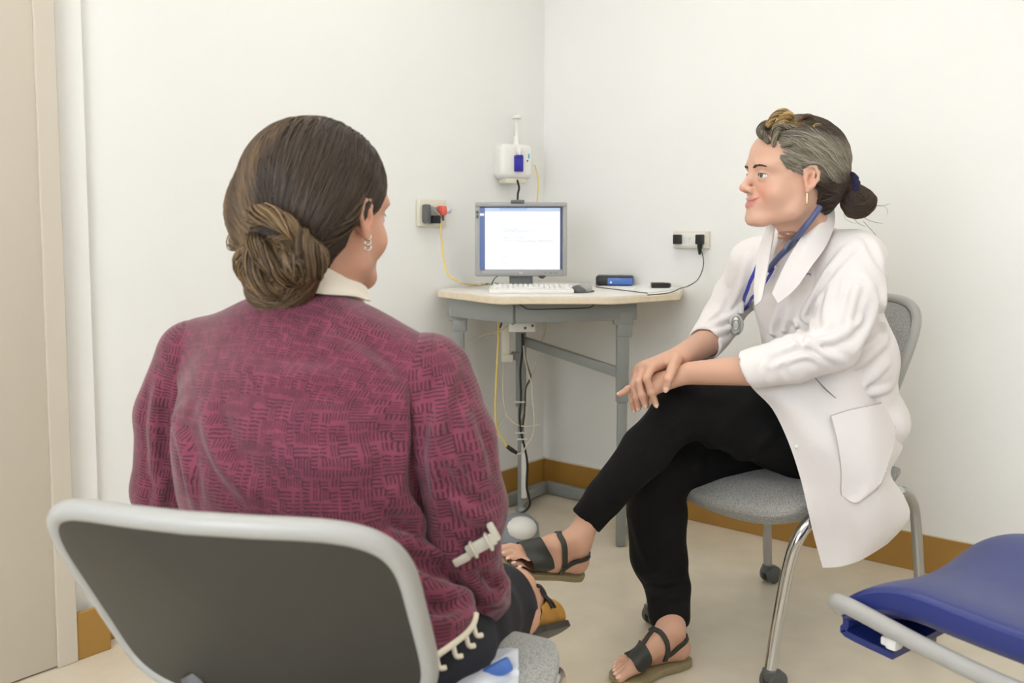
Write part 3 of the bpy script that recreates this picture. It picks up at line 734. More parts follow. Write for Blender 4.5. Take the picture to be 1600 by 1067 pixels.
def hair(f, roots, dirfn, steps, ds, r, off, colfn, name, m, parent, jitter=.25, seed=1, lift=None):
    """strands that follow a surface f: stepped along dirfn, held at offset off"""
    rs = np.random.RandomState(seed); P = snap(f, roots, off, 3); n = len(P); path = [P]; jt = rs.normal(size=(n, 3))*jitter
    o_ = off*(.6+1.0*rs.rand(n)) if np.isscalar(off) else off
    for k in range(steps):
        d = dirfn(P, k)+jt; g = grad(f, P); d = d-g*(d*g).sum(1)[:, None]; d /= np.linalg.norm(d, axis=1, keepdims=True)+1e-9
        P = P+d*ds; P = P-grad(f, P)*(f(P)-o_)[:, None]*.8; path.append(P); jt = jt*.93+rs.normal(size=(n, 3))*jitter*.2
    return strands(np.stack(path, 1), r, colfn, name, m, parent, rs)
def strands(X, r, colfn, name, m, parent, rs):
    n, K, _ = X.shape; T = np.gradient(X, axis=1); T /= np.linalg.norm(T, axis=2, keepdims=True)+1e-9
    u = rs.normal(size=(n, 1, 3)); N1 = np.cross(T, u); N1 /= np.linalg.norm(N1, axis=2, keepdims=True)+1e-9; N2 = np.cross(T, N1)
    t = np.linspace(0, 1, K); w = r*(np.minimum(1, .35+t*6)*np.minimum(1, .15+(1-t)*5))[None, :, None]*(.7+.6*rs.rand(n, 1, 1))
    ring = np.stack([X+w*(math.cos(a)*N1+math.sin(a)*N2) for a in (0, 2*PI/3, 4*PI/3)], 2)
    Vt = ring.reshape(-1, 3); I = np.arange(n*K*3).reshape(n, K, 3); q = []
    for a in range(3): b = (a+1) % 3; q.append(np.stack([I[:, :-1, a], I[:, :-1, b], I[:, 1:, b], I[:, 1:, a]], -1).reshape(-1, 4))
    c = colfn(X, rs); col = np.repeat(c[:, :, None, :], 3, 2).reshape(-1, 3)
    return mk(name, Vt, np.concatenate(q), m, parent, col=col)
def lin(c): return np.array(s2l(c))
M_skin = mat('skin', (220, 178, 156), .48, attr=True, sub=.12, bump=.02, bscale=300)
M_hair = mat('hair', (90, 70, 50), .42, attr=True, spec=.5)
def head_sdf(fr, c, s=1.0, fat=1.0, asym=0):
    """head in its own frame (x face, y left, z up); returns field and a local->world function"""
    c = A3(c); R = fr
    W = lambda x, y, z: c+R @ (np.array([x, y, z])*s)
    S = Sdf(); E = lambda p, r, k, kind='+', RR=None: S.ell(W(*p), np.array(r)*s, R if RR is None else RR, k=k, kind=kind)
    E((-.014, 0, .036), (.094, .076, .082), .01)
    E((.030, 0, -.012), (.057, .059, .084), .03)
    E((.046, 0, .048), (.043, .056, .045), .03)
    for q in (-1, 1):
        S.cone(W(-.002, q*.050, -.028), W(.012, q*.045, -.066), .018*s, .016*s, .03)
        S.cone(W(.012, q*.045, -.066), W(.068, q*.012, -.090), .016*s, .014*s, .03)
        E((.049, q*.034*fat, -.034), (.030, .026*fat, .028), .02)
        E((.068, q*.028, .022), (.022, .028, .010), .018)
    E((.076, 0, -.090), (.018, .021, .015), .02)
    E((.070, 0, -.056), (.024, .027, .022), .02)
    for q in (-1, 1): E((.0985, q*.032, .000), (.016, .017, .0115), .014, '-')
    S.cone(W(.084, 0, .014), W(.1045, 0, -.0225), .0066*s, .0075*s, .014)
    E((.1062, 0, -.0268), (.0094, .0090, .0080), .008)
    for q in (-1, 1):
        E((.0935, q*.0115, -.030), (.0105, .0062, .0072), .007)
        E((.1005, q*.0058, -.0365), (.0055, .0028, .0034), .003, '-')
    xs = np.arange(.118, .04, -.0005)
    def front(y, z):
        P = np.array([W(x, y, z) for x in xs]); d = S(P); i = np.argmax(d < 0); return xs[i]
    S.front = front
    # eyelids: a shell round each eyeball with an almond opening
    for q in (-1, 1):
        E((.0735, q*.0315, 0), (.0142, .0142, .0132), .006)
    for q in (-1, 1):
        eR = R @ np.array(Matrix.Rotation(q*.10, 3, 'X'))
        E((.0790, q*.0325, -.0004), (.0130, .0135, .0050), .0015, '-', eR)
    # mouth on the face's own surface
    S.lips = []; F_ = {}
    up = [(0, -.0508, .0036), (.006, -.0502, .0041), (.014, -.0500, .0034), (.022, -.0484, .0024), (.0275, -.0462, .0010)]
    lo = [(0, -.0640, .0055), (.008, -.0634, .0053), (.016, -.0602, .0042), (.023, -.0545, .0026), (.0275, -.0475, .0010)]
    mi = [(0, -.0570, .0034), (.008, -.0566, .0033), (.016, -.0548, .0028), (.023, -.0508, .0018), (.0272, -.0470, .0008)]
    U, Lw, Mi = [[(front(y, z)-dx, y, z, r) for y, z, r in l] for l, dx in ((up, .0026), (lo, .0034), (mi, .0010))]
    cor = front(.0295, -.0462)
    for q in (-1, 1):
        for l in (U, Lw):
            for i in range(4):
                a, b = l[i], l[i+1]; p0, p1 = W(a[0], q*a[1], a[2]), W(b[0], q*b[1], b[2]); S.cone(p0, p1, a[3]*s, b[3]*s, .003); S.lips.append((p0, p1, a[3]*s, b[3]*s))
        for i in range(4): a, b = Mi[i], Mi[i+1]; S.cone(W(a[0]+.002, q*a[1], a[2]), W(b[0]+.001, q*b[1], b[2]), a[3]*s, b[3]*s, .0015, kind='-')
        S.cone(W(.090, q*.021, -.030), W(cor+.001, q*.037, -.048), .0010*s, .0008*s, .012, kind='-')
    S.teeth = [W(front(y, -.040)*0+m[0]-.0052, y, m[2]+.0010) for m, y in [(Mi[3], -.022), (Mi[2], -.015), (Mi[1], -.008), (Mi[0], 0), (Mi[1], .008), (Mi[2], .015), (Mi[3], .022)]]
    # ears
    for q in (-1, 1):
        eR = R @ np.array(Matrix.Rotation(q*.35, 3, 'Z') @ Matrix.Rotation(-.15, 3, 'Y'))
        yb = .0785
        ctr = [(.010, .030*0+.000, .0)]
        rim = [(.008, yb+.001, .004), (.009, yb+.003, .014), (.002, yb+.006, .023), (-.009, yb+.009, .022), (-.017, yb+.011, .010), (-.017, yb+.010, -.004), (-.010, yb+.007, -.016), (-.003, yb+.004, -.024)]
        E((-.005, q*(yb+.001), -.001), (.0165, .0062, .026), .006, '+', eR)
        for i in range(len(rim)-1):
            a, b = rim[i], rim[i+1]; S.cone(W(a[0], q*a[1], a[2]), W(b[0], q*b[1], b[2]), .0032*s, .0032*s, .0045)
        S.cone(W(-.002, q*(yb+.003), -.022), W(.001, q*(yb+.003), -.028), .0058*s, .0056*s, .006)
        S.cone(W(-.010, q*(yb+.006), .012), W(-.009, q*(yb+.005), -.010), .0022*s, .0022*s, .004)
        E((-.002, q*(yb+.0095), -.003), (.0065, .0055, .010), .004, '-', eR)
        S.cone(W(.008, q*yb, -.001), W(.007, q*yb, -.008), .0040*s, .0035*s, .004)
    return S, W
def skin_tint(P, W, R, c, s, base, lips=(), lip=(204, 116, 118), blush=(224, 140, 120), browc=(96, 76, 60)):
    q = ((P-A3(c)) @ R)/s; col = np.tile(lin(base), (len(P), 1))
    def mixin(m, cc): 
        m = np.clip(m, 0, 1)[:, None]; return col*(1-m)+lin(cc)*m
    for y in (-.036, .036): col = mixin(.55*np.exp(-(((q[:, 0]-.078)/.02)**2+((q[:, 1]-y)/.020)**2+((q[:, 2]+.034)/.018)**2)), blush)
    col = mixin(.35*np.exp(-(((q[:, 0]-.115)/.012)**2+(q[:, 1]/.012)**2+((q[:, 2]+.036)/.012)**2)), blush)
    ly = np.abs(q[:, 1]); dl = np.full(len(P), 9.)
    for p0, p1, r0, r1 in lips:
        ab = p1-p0; t = np.clip(((P-p0) @ ab)/(ab @ ab), 0, 1); dl = np.minimum(dl, np.linalg.norm(P-p0-t[:, None]*ab, axis=1)-(r0+(r1-r0)*t))
    col = mixin(np.clip(1-(dl-.0002)/.0012, 0, 1), lip)
    m = (np.abs(q[:, 0]+.006) < .03) & (ly > .070) & (np.abs(q[:, 2]+.006) < .045); col = mixin(.45*np.exp(-(((q[:, 0]+.005)/.02)**2+((ly-.08)/.008)**2+((q[:, 2]+.006)/.03)**2)), (222, 140, 118))
    return col
def eyes(W, R, s, parent, iris, gz=.4):
    for q in (-1, 1):
        c = W(.0735, q*.0315, 0); m = MB().ball(c, .0126*s, nu=24, nv=16)
        mbuild(m, 'eyeball', mat('eye_white', (226, 222, 216), .2, coat=.5), parent)
        cg, sg_ = math.cos(gz), math.sin(gz)
        m = MB().ball(W(.0735+.0060*cg, q*.0315+.0060*sg_, .0), .0074*s, nu=20, nv=14); mbuild(m, 'iris', mat('iris', iris, .15, coat=.6), parent)
        m = MB().ball(W(.0735+.0108*cg, q*.0315+.0108*sg_, .0), .0032*s, nu=14, nv=10); mbuild(m, 'pupil', mat('pupil', (12, 12, 14), .1, coat=.8), parent)
def nail(mb, tip, prev, up, r):
    t = (Vector(tip)-Vector(prev)).normalized(); u = Vector(up); u = (u-t*u.dot(t)).normalized(); s_ = t.cross(u)
    Rm = Matrix((t, s_, u)).transposed(); mb.ball(Vector(tip)+t*r*.15+u*r*.62, (r*.85, r*.62, r*.36), Rm, 12, 8); return mb
def make_hand(S, wrist, mcps, fingers, thumb, rp=.0135, rf=.0082, k=.008):
    """palm as fanned bones from wrist to knuckles, five bent fingers"""
    w = A3(wrist)
    for i, m in enumerate(mcps):
        b = w+(A3(m)-w)*.12; S.cone(b, m, rp*1.02, rp*.82, .014)
    for i in range(len(mcps)-1): S.cone(w+(A3(mcps[i])-w)*.3, (A3(mcps[i])+A3(mcps[i+1]))/2, rp*.95, rp*.72, .014)
    for i, fg in enumerate(fingers):
        r = rf*(1, 1.03, .98, .86)[i] if len(fingers) == 4 else rf
        pts = [mcps[i]]+fg
        for j in range(len(pts)-1):
            ra = r*(1.12, 1.0, .93, .85)[j]; rb = r*(1.0, .93, .80, .8)[j]
            S.cone(pts[j], pts[j+1], ra, rb, .004 if j else .007)
        for p in pts[1:-1]: S.ell(p, (r*1.06,)*3, k=.003)
    r = rf*1.18
    for j in range(len(thumb)-1): S.cone(thumb[j], thumb[j+1], r*(1.5, 1.12, .98)[j], r*(1.1, 1.0, .82)[j], .010 if j == 0 else .005)
def closed_fold(P): return P

def brow_lash(f, W, R, s, parent, m, seed=1):
    rs = np.random.RandomState(seed)
    for q in (-1, 1):
        X = []
        for i in range(260):
            t = rs.rand(); y = .012+.037*t; z = .0170+.0048*math.sin(min(t, 1)*2.5)+rs.normal()*.0013*(1.1-.6*t); L_ = .0042
            ks = np.linspace(0, 1, 5); x0, x1 = f.front(q*y, z), f.front(q*(y+L_), z+L_*(.30-.6*t)); P = np.array([W(x0+(x1-x0)*k+.0004, q*(y+L_*k), z+L_*k*(.30-.6*t)) for k in ks]); X.append(P)
        strands(np.array(X), .00055*s, lambda X, r: np.tile(lin((78, 60, 48)), (X.shape[0], X.shape[1], 1)), 'eyebrow', m, parent, rs)
        eR = R @ np.array(Matrix.Rotation(q*.10, 3, 'X')); t = MB(); pts = []; X = []
        ec = W(.0790, q*.0325, -.0004)
        for a in np.linspace(.12, PI-.12, 13):
            yy, zz = .0135*math.cos(a), .0050*math.sin(a)
            p = ec+eR @ (np.array([0, q*yy, zz])*s); d_ = p-W(.0735, q*.0315, 0); fx = R[:, 0]
            # push forward to the lid shell
            for _ in range(12):
                rr = np.linalg.norm(p-W(.0735, q*.0315, 0)); p = p+fx*max(0, .0146*s-rr)*.9
            pts.append(Vector(p)); 
            for k_ in range(3):
                o_ = fx*.003+R[:, 1]*q*(.001+.002*math.cos(a))+R[:, 2]*.0015; X.append([p+R[:, 1]*q*rs.normal()*.0006+o_*tt+R[:, 2]*.002*tt*tt for tt in np.linspace(0, 1, 5)])
        t.tube(pts, [.0004, .0008, .0009, .0008, .0004], 8, 3); mbuild(t, 'eyelashes', mat('lash', (40, 30, 26), .6), parent)
def lock(path, n, rad, r, c0, c1, name, m, parent, turns=1.2, seed=0, taper=.35, npt=36):
    """a twisted lock of hair: n strands winding round a path"""
    rs = np.random.RandomState(seed); P = cat([Vector(p) for p in path], 10); P = np.array([list(p) for p in P])
    P = P[np.linspace(0, len(P)-1, npt).astype(int)]; T = np.gradient(P, axis=0); T /= np.linalg.norm(T, axis=1, keepdims=True)+1e-9
    N1 = np.cross(T, rs.normal(size=3)); N1 /= np.linalg.norm(N1, axis=1, keepdims=True)+1e-9; N2 = np.cross(T, N1); t = np.linspace(0, 1, npt); X = []
    for i in range(n):
        a0 = rs.rand()*6.28; q = math.sqrt(rs.rand()); w = rad*q*(taper+(1-taper)*np.sin(PI*np.clip(t*.9+.05, 0, 1)))*(1+.12*rs.normal()); a = a0+turns*2*PI*t+.3*np.sin(t*5+a0)
        X.append(P+N1*(w*np.cos(a))[:, None]+N2*(w*np.sin(a))[:, None])
    X = np.array(X); c0, c1 = lin(c0), lin(c1); k = rs.rand(n, 1, 1); c = (c0*(1-k)+c1*k)*(.6+.7*rs.rand(n, 1, 1))
    return strands(X, r, lambda X, r_: np.tile(c, (1, X.shape[1], 1)), name, m, parent, rs)
# ---------------------------------------------------------------- woman in the white coat
M_coat = mat('white_cotton', (238, 233, 231), .8, bump=.15, bscale=26, sheen=.15)
M_trou = mat('black_trousers', (8, 8, 9), .85, bump=.1, bscale=120, spec=.3)
M_strap = mat('black_leather', (44, 46, 42), .5)
M_sole = mat('tan_sole', (150, 138, 104), .6, noise=.06, nscale=60)
TF = A3((-.88, -.47, 0)); TF /= np.linalg.norm(TF); TLt = np.array([.47, -.88, 0])/np.linalg.norm([.47, .88]); UP = np.array([0, 0, 1.])
TR = np.stack([TF, TLt, UP], 1)
doc = thing('person', 'seated smiling woman in white coat and black trousers, hair tied back, hands on crossed knee', 'person', (.75, 2.3, 0))
a3 = lambda px, py, Y: A3(at(px, py, Y))
def make_foot(M, b, toe_up=0.0, s=1.0):
    """skin field of a bare foot; M places the foot frame (x toes, y left, z up, origin under the ankle); b = side of the big toe"""
    T = lambda x, y, z: A3(M @ Vector((x*s, y*s*b, z*s)))
    S = Sdf()
    S.cone(T(-.045, 0, .026), T(.0, 0, .04), .025*s, .026*s, .02)
    S.cone(T(-.048, 0, .032), T(-.02, 0, .085), .022*s, .026*s, .02)
    S.cone(T(-.02, 0, .085), T(.035, .002, .060), .028*s, .026*s, .025)
    S.cone(T(.035, .002, .055), T(.098, .012, .026), .026*s, .020*s, .02); S.cone(T(.02, -.012, .03), T(.085, -.022, .018), .024*s, .016*s, .02)
    S.cone(T(-.04, 0, .02), T(.03, -.012, .02), .02*s, .02*s, .02)
    for q in (-1, 1): S.ell(T(-.022, q*.026, .078), (.010*s,)*3, k=.014)
    toes = []
    for i, (x0, y0, x1, y1, r) in enumerate(((.100, .022, .152, .024, .0115), (.102, .004, .150, .006, .0085), (.098, -.010, .141, -.010, .008), (.092, -.022, .130, -.024, .0078), (.084, -.032, .117, -.036, .0075))):
        p0, p1, p2 = T(x0, y0, .020), T((x0+x1)/2+.004, y1, .019), T(x1, y1, .010)
        S.cone(p0, p1, r*1.02*s, r*s, .006); S.cone(p1, p2, r*s, r*.95*s, .003); toes.append((p2, p1, r*s))
    return S, T, toes
def sandal(name, label, M, b, S, T, s=1.0, parent=None, wedge=.0, style=0):
    sd = thing(name, label, 'sandal', (M @ Vector((0, 0, 0))))
    out = [(-.078, 0), (-.070, .024), (-.03, .030), (.03, .030), (.08, .042), (.12, .044), (.152, .036), (.168, .012), (.162, -.008), (.135, -.034), (.10, -.044), (.05, -.040), (0, -.032), (-.05, -.029), (-.072, -.020)]
    cl = cat([Vector((x, y, 0)) for x, y in out], 4, True); n = len(cl)
    def zt(x): return .001+.010*max(0, (x-.11)/.06)**2+wedge*max(0, min(1, (.06-x)/.06))*0
    L0 = Vector(sd.location)
    def ring(inset, dz):
        vs = []
        for p in cl:
            q = Vector((p.x*inset+(1-inset)*.04, p.y*inset, 0)); x = q.x; hz = zt(x)
            low = -.016-wedge*max(0, min(1, (.02-x)/.05)) + (.0 if x < .1 else .006*(x-.1)/.06)
            z = hz+dz if dz >= 0 else hz+low*(-dz)
            vs.append(M @ Vector((q.x*s, q.y*s*b, z*s))-L0)
        return vs
    R = [ring(.90, .0), ring(.985, .0), ring(1.0, -.12), ring(1.0, -.9), ring(.97, -1.0)]
    vs = [v for r_ in R for v in r_]; fs = [list(range(n))]
    for i in range(len(R)-1):
        for k in range(n): a_, b_ = i*n+k, i*n+(k+1) % n; fs.append([a_, b_, b_+n, a_+n])
    fs.append([(len(R)-1)*n+k for k in range(n)])
    MB().add(vs, fs).build('sole', M_sole, sd)
    def strap(pts, w0, w1=None, nm='strap', off=.0018, th=.0024):
        P = cat([Vector(T(*p)) for p in pts], 10); Pn = snap(S, P, off, 6)
        # relax the path a little so that the strap lies taut over hollows
        for _ in range(3): Pn[1:-1] = .5*Pn[1:-1]+.25*(Pn[:-2]+Pn[2:])
        dv = S(Pn); Pn = Pn+grad(S, Pn)*np.maximum(off-dv, 0)[:, None]
        G = grad(S, Pn); Tn = np.gradient(Pn, axis=0); Tn /= np.linalg.norm(Tn, axis=1, keepdims=True)+1e-9; B = np.cross(Tn, G); B /= np.linalg.norm(B, axis=1, keepdims=True)+1e-9
        n_ = len(Pn); w1 = w1 or w0; ww = np.linspace(w0, w1, n_)[:, None]/2; vs = []
        K_ = 5; cols = []
        for j in range(K_):
            t_ = -1+2*j/(K_-1); E = Pn+B*ww*t_
            for _ in range(3): E = E+grad(S, E)*(np.clip(off-S(E), -.004, .02))[:, None]
            cols.append(E)
        G2 = [grad(S, E) for E in cols]
        vs = [Vector(v) for E in cols for v in E]+[Vector(v) for E, g_ in zip(cols, G2) for v in E+g_*th]
        K = K_*n_; fs = []
        for j in range(K_-1):
            for i in range(n_-1):
                q = [j*n_+i, (j+1)*n_+i, (j+1)*n_+i+1, j*n_+i+1]; fs.append(q); fs.append([K+k for k in q[::-1]])
        per = [i for i in range(n_)]+[j*n_+n_-1 for j in range(1, K_)]+[(K_-1)*n_+i for i in range(n_-2, -1, -1)]+[j*n_ for j in range(K_-2, 0, -1)]
        for k in range(len(per)): a_, b_ = per[k], per[(k+1) % len(per)]; fs.append([b_, a_, K+a_, K+b_])
        t = MB().add([v-L0 for v in vs], fs); return t.build(nm, M_strap, sd)
    strap([(.085, .05, .005), (.088, .034, .022), (.088, .012, .046), (.075, -.014, .042), (.062, -.034, .024), (.052, -.046, .004)], .046, .054, 'toe_strap')
    # ankle strap round the heel, and its side straps down to the sole
    strap([(.018, .034, .010), (.016, .034, .04), (.026, .02, .085), (.034, .0, .092), (.026, -.022, .085), (.012, -.034, .045), (.006, -.036, .008)], .013, .013, 'ankle_strap')
    strap([(.010, .034, .030), (-.03, .03, .052), (-.068, .016, .062), (-.078, 0, .064), (-.068, -.016, .062), (-.03, -.03, .052), (.008, -.036, .028)], .013, .013, 'heel_strap')
    if style: strap([(.034, 0, .09), (.05, .004, .075), (.072, .006, .055)], .010, .012, 'instep_strap')
    bk = T(.010, -.037, .034); t = MB().ball(Vector(bk)-L0, .006*s); t.build('buckle', M_black, sd)
    return sd
def frame(o, x, up): 
    x = Vector(x).normalized(); up = Vector(up); z = (up-x*up.dot(x)).normalized(); y = z.cross(x)
    M = Matrix((x, y, z)).transposed().to_4x4(); M.translation = Vector(o); return M
# joints
kneeL, kneeR = a3(1066, 640, 2.20), a3(1028, 722, 2.30)
hipL, hipR = a3(1262, 688, 2.26), a3(1220, 712, 2.45)
ankL = a3(893, 842, 2.15); 
hl, tl_ = Vector(at(912, 893, 2.17)), Vector(at(772, 872, 2.08)); dx = (tl_-hl).normalized()
ML = frame(hl+dx*.075, dx, Vector((.15, -.34, 1)))
MLs = .98
h2, t2 = atz(1074, 1036, .0), atz(951, 1074, .0); dx2 = (t2-h2).normalized()
MR_ = frame(h2+dx2*.075+Vector((0, 0, .020)), dx2, Vector((0, -.03, 1)))
ankR = A3(MR_ @ Vector((-.02, 0, .1)))
SL, TL_, toesL = make_foot(ML, -1, s=MLs); SRf, TRf, toesR = make_foot(MR_, 1)
# bare legs inside the trousers down to the feet
aL = TL_(-.02, 0, .085); SL.cone(aL, a3(925, 800, 2.155), .027, .031, .02)
aR_ = TRf(-.02, 0, .085); SRf.cone(aR_, a3(1046, 925, 2.25), .027, .030, .02)
pieces = []; h_ = .0026
def bb(pts, pad): P = np.array([A3(p) for p in pts]); return P.min(0)-pad, P.max(0)+pad
pieces.append(surf(SL, *bb([TL_(-.08, -.045, -.01), TL_(.17, .045, 0), TL_(0, 0, .1), a3(925, 800, 2.155)], .045), h_))
pieces.append(surf(SRf, *bb([TRf(-.08, -.045, -.01), TRf(.17, .045, 0), TRf(0, 0, .1), a3(1046, 925, 2.29)], .045), h_))
# head, neck
HS = 1.06; HCd = a3(1236, 279, 2.10)
HF = orth((-.985, -.15, .05), (.03, -.02, 1))
S, W = head_sdf(HF, HCd, HS, 1.08)
nb = a3(1268, 400, 2.20)
S.cone(W(-.030, 0, -.05), nb-UP*.02, .052, .050, .03); S.cone(W(-.008, 0, -.070), nb+TF*.02-UP*.02, .036, .042, .03)
S.cone(nb-UP*.03, nb+TF*.03-UP*.12, .045, .05, .05)
faceS = S
shL, shR = a3(1335, 408, 2.12), a3(1182, 412, 2.36); elL, elR = a3(1300, 540, 2.05), a3(1135, 510, 2.42)
# coat
S = Sdf()
S.ell(a3(1272, 465, 2.25), (.125, .172, .145), TR)
S.ell(a3(1296, 560, 2.29), (.150, .178, .15), TR, k=.08)
S.ell(a3(1312, 650, 2.34), (.135, .19, .11), TR, k=.07)
nk = a3(1268, 392, 2.23)
S.cone(nk, shL, .060, .060, .05); S.cone(nk, shR, .060, .058, .05)
S.chain([shL, a3(1330, 470, 2.07), elL, a3(1240, 560, 2.035), a3(1168, 578, 2.065)], [.066, .066, .060, .054, .046], .045)
S.chain([shR, a3(1150, 460, 2.42), a3(1128, 500, 2.43), a3(1100, 538, 2.33)], [.062, .056, .052, .047], .045)
# folds and creases of the cotton, pressed into the surface
CF = [([(1338, 385), (1302, 420), (1276, 468), (1258, 515), (1246, 545)], -.010, .008), ([(1325, 395), (1292, 430), (1266, 475), (1250, 515)], .006, .010),
    ([(1348, 500), (1305, 528), (1255, 535), (1205, 552)], .008, .009), ([(1318, 566), (1282, 548), (1252, 522), (1238, 498)], .008, .008), ([(1292, 572), (1266, 556), (1238, 560), (1205, 575)], .006, .007),
    ([(1340, 440), (1330, 480), (1322, 520)], .006, .009), ([(1300, 440), (1290, 480), (1292, 520)], .005, .009), ([(1230, 590), (1222, 572), (1226, 552)], -.005, .006), ([(1196, 598), (1192, 580), (1200, 560)], .004, .006),
    ([(1388, 530), (1350, 562), (1312, 585), (1290, 600)], .010, .011), ([(1390, 565), (1352, 600), (1312, 622)], .008, .010), ([(1394, 605), (1360, 615), (1318, 600), (1290, 596)], .008, .010), ([(1372, 470), (1360, 510), (1335, 550)], .007, .010),
    ([(1243, 430), (1238, 470), (1222, 515), (1204, 550)], .007, .009), ([(1222, 470), (1208, 510), (1196, 545)], .005, .008), ([(1258, 400), (1262, 430), (1256, 460)], .005, .008),
    ([(1168, 400), (1160, 440), (1146, 478)], .006, .009), ([(1172, 462), (1150, 492), (1118, 505)], .008, .008), ([(1160, 490), (1136, 515), (1105, 520)], .007, .007), ([(1140, 465), (1128, 490), (1108, 505)], -.005, .007),
    ([(1370, 410), (1384, 460), (1389, 520)], .007, .012), ([(1352, 372), (1372, 410), (1380, 440)], -.005, .010)]
for pts, am, w_ in CF: addfold(S, pts, am*1.7, w_)
coatF = Sdf(); coatF.e = list(S.e); coatF.bd = dict(S.bd); coatF.post = list(S.post)
# front opening of the coat at the chest, neck hole, cuffs
op_ = hit(S, [(1224, 375), (1206, 425)]); S.cone(op_[0], op_[1], .017, .006, .004, kind='-')
S.cone(nk+UP*.03, W(-.03, 0, -.06), .044, .062, .008, kind='-')
cw0, cw1 = a3(1168, 578, 2.065), a3(1120, 584, 2.095); S.cone(cw0, cw1, .038, .05, .004, kind='-')
cf0, cf1 = a3(1100, 538, 2.33), a3(1075, 552, 2.23); S.cone(cf0, cf1, .039, .05, .004, kind='-')
nL = (cw1-cw0)/np.linalg.norm(cw1-cw0); nR_ = (cf1-cf0)/np.linalg.norm(cf1-cf0)
nL = nL+np.array([-.0, 0, -.25]); nL /= np.linalg.norm(nL)
S.post.append(lambda P, d: d+wob(P, .0032, 40, 5, dirn=(.7, 0, .6))+wob(P, .0010, 110, 8))
def cuffcut(P, d):
    m = (np.linalg.norm(P-cw0, axis=1) < .13); d = np.maximum(d, np.where(m, (P-(cw0+nL*.004)) @ nL, -1))
    m = (np.linalg.norm(P-cf0, axis=1) < .10); return np.maximum(d, np.where(m, (P-(cf0+nR_*.006)) @ nR_, -1))
S.post.append(cuffcut)
# the coat front hangs open over the lap: cut away what lies in front of the hip line below the waist
e0, e1 = a3(1172, 600, 2.13), a3(1250, 760, 2.2)
coatS = S
zc0 = a3(1262, 374, 2.2)[2]
def inside(P, d):
    m = np.nonzero(P[:, 2] < zc0+.06)[0]
    if len(m): d = d.copy(); d[m] = np.maximum(d[m], coatF(P[m])+.008-5*np.maximum(0, P[m][:, 2]-zc0))
    return d
faceS.cone(op_[0]-TF*.022+UP*.004, op_[1]-TF*.020, .022, .014, .02); faceS.cone(op_[0]-TF*.03+UP*.03, op_[0]-TF*.022, .03, .024, .03); faceS.post.append(inside); S = faceS
hv, hq = surf(S, HCd-np.array([.15, .15, .31]), HCd+np.array([.22, .22, .15]), .0019)
pieces.append((hv, hq)); nhead = len(hv)
# arms and hands
wR, wL = a3(1064, 556, 2.19), a3(1080, 583, 2.13)
S = Sdf()
S.cone(a3(1106, 534, 2.35), wR, .040, .0285, .03, flat=((0, 0, 1), 1.1))
mR = [a3(1019, 573, 2.125), a3(1007, 572, 2.14), a3(999, 577, 2.158), a3(994, 586, 2.175)]
fR = [[a3(1010, 591, 2.10), a3(1018, 613, 2.098), a3(1025, 632, 2.10)], [a3(998, 597, 2.115), a3(1003, 617, 2.105), a3(1007.5, 632, 2.11)],
      [a3(991, 602, 2.135), a3(995, 621, 2.125), a3(997.5, 637, 2.13)], [a3(987.5, 609, 2.155), a3(988, 628, 2.15), a3(990.5, 641, 2.15)]]
tR = [a3(1056, 562, 2.15), a3(1050, 577, 2.105), a3(1044, 593, 2.085), a3(1040.5, 607, 2.085)]
make_hand(S, wR, mR, fR, tR, rp=.0145, rf=.0088)
hr = surf(S, *bb([wR, a3(1135, 520, 2.40), fR[0][2], tR[3], fR[3][2]], .055), .0019); pieces.append(hr)
S2 = Sdf()
S2.cone(a3(1180, 578, 2.07), wL, .040, .030, .03, flat=((0, 0, 1), 1.1))
mL = [a3(1012, 592, 2.150), a3(1014, 598, 2.135), a3(1019, 604, 2.125), a3(1025, 608, 2.115)]
fL = [[a3(994, 601, 2.155), a3(981, 608.5, 2.155), a3(968, 616, 2.155)], [a3(1004, 609, 2.132), a3(998, 622, 2.132), a3(1000, 632, 2.136)], [a3(1012, 613, 2.12), a3(1008, 625, 2.122), a3(1011, 634, 2.128)], [a3(1021, 614, 2.105), a3(1020, 624, 2.108), a3(1024, 631, 2.115)]]
tL2 = [a3(1060, 578, 2.16), a3(1040, 582, 2.18), a3(1022, 588, 2.19), a3(1010, 592, 2.19)]
# the pointing finger is the index; the other three are tucked under the upper hand
make_hand(S2, wL, mL, fL, tL2, rp=.0135, rf=.0084)
pieces.append(surf(S2, *bb([wL, a3(1175, 578, 2.07), fL[0][2], fL[3][2], tL2[3]], .055), .0019))
# body under the clothes
SB = Sdf(); cch = a3(1268, 455, 2.25)
SB.ell(a3(1272, 470, 2.26), (.085, .13, .13), TR, k=.05); SB.ell(a3(1310, 620, 2.33), (.095, .135, .16), TR, k=.08)
for q, hp, kn, an in ((1, hipL, kneeL, a3(925, 800, 2.155)), (-1, hipR, kneeR, a3(1046, 925, 2.29))):
    SB.cone(hp, kn, .066, .045, .04); SB.cone(kn, an, .044, .034, .03)
SB.cone(a3(1262, 435, 2.24), shL-UP*.02, .045, .04, .04); SB.cone(a3(1262, 435, 2.24), shR-UP*.02, .045, .04, .04)
SB.chain([shL-UP*.01, a3(1330, 470, 2.07), elL, a3(1240, 560, 2.035), a3(1175, 578, 2.07)], [.036, .036, .034, .034, .032], .02); SB.chain([shR-UP*.01, a3(1150, 460, 2.42), a3(1128, 500, 2.43), a3(1105, 536, 2.345)], [.034, .034, .032, .030], .02)
SB.post.append(lambda P, d: np.where(P[:, 2] > .62, np.maximum(d, coatF(P)+.010), d))
pieces.append(surf(SB, (.1, 1.9, .2), (1.15, 2.75, 1.15), .009))
bv, bq = merge(pieces)
col = np.tile(lin((214, 168, 143)), (len(bv), 1)); i0 = len(pieces[0][0])+len(pieces[1][0])
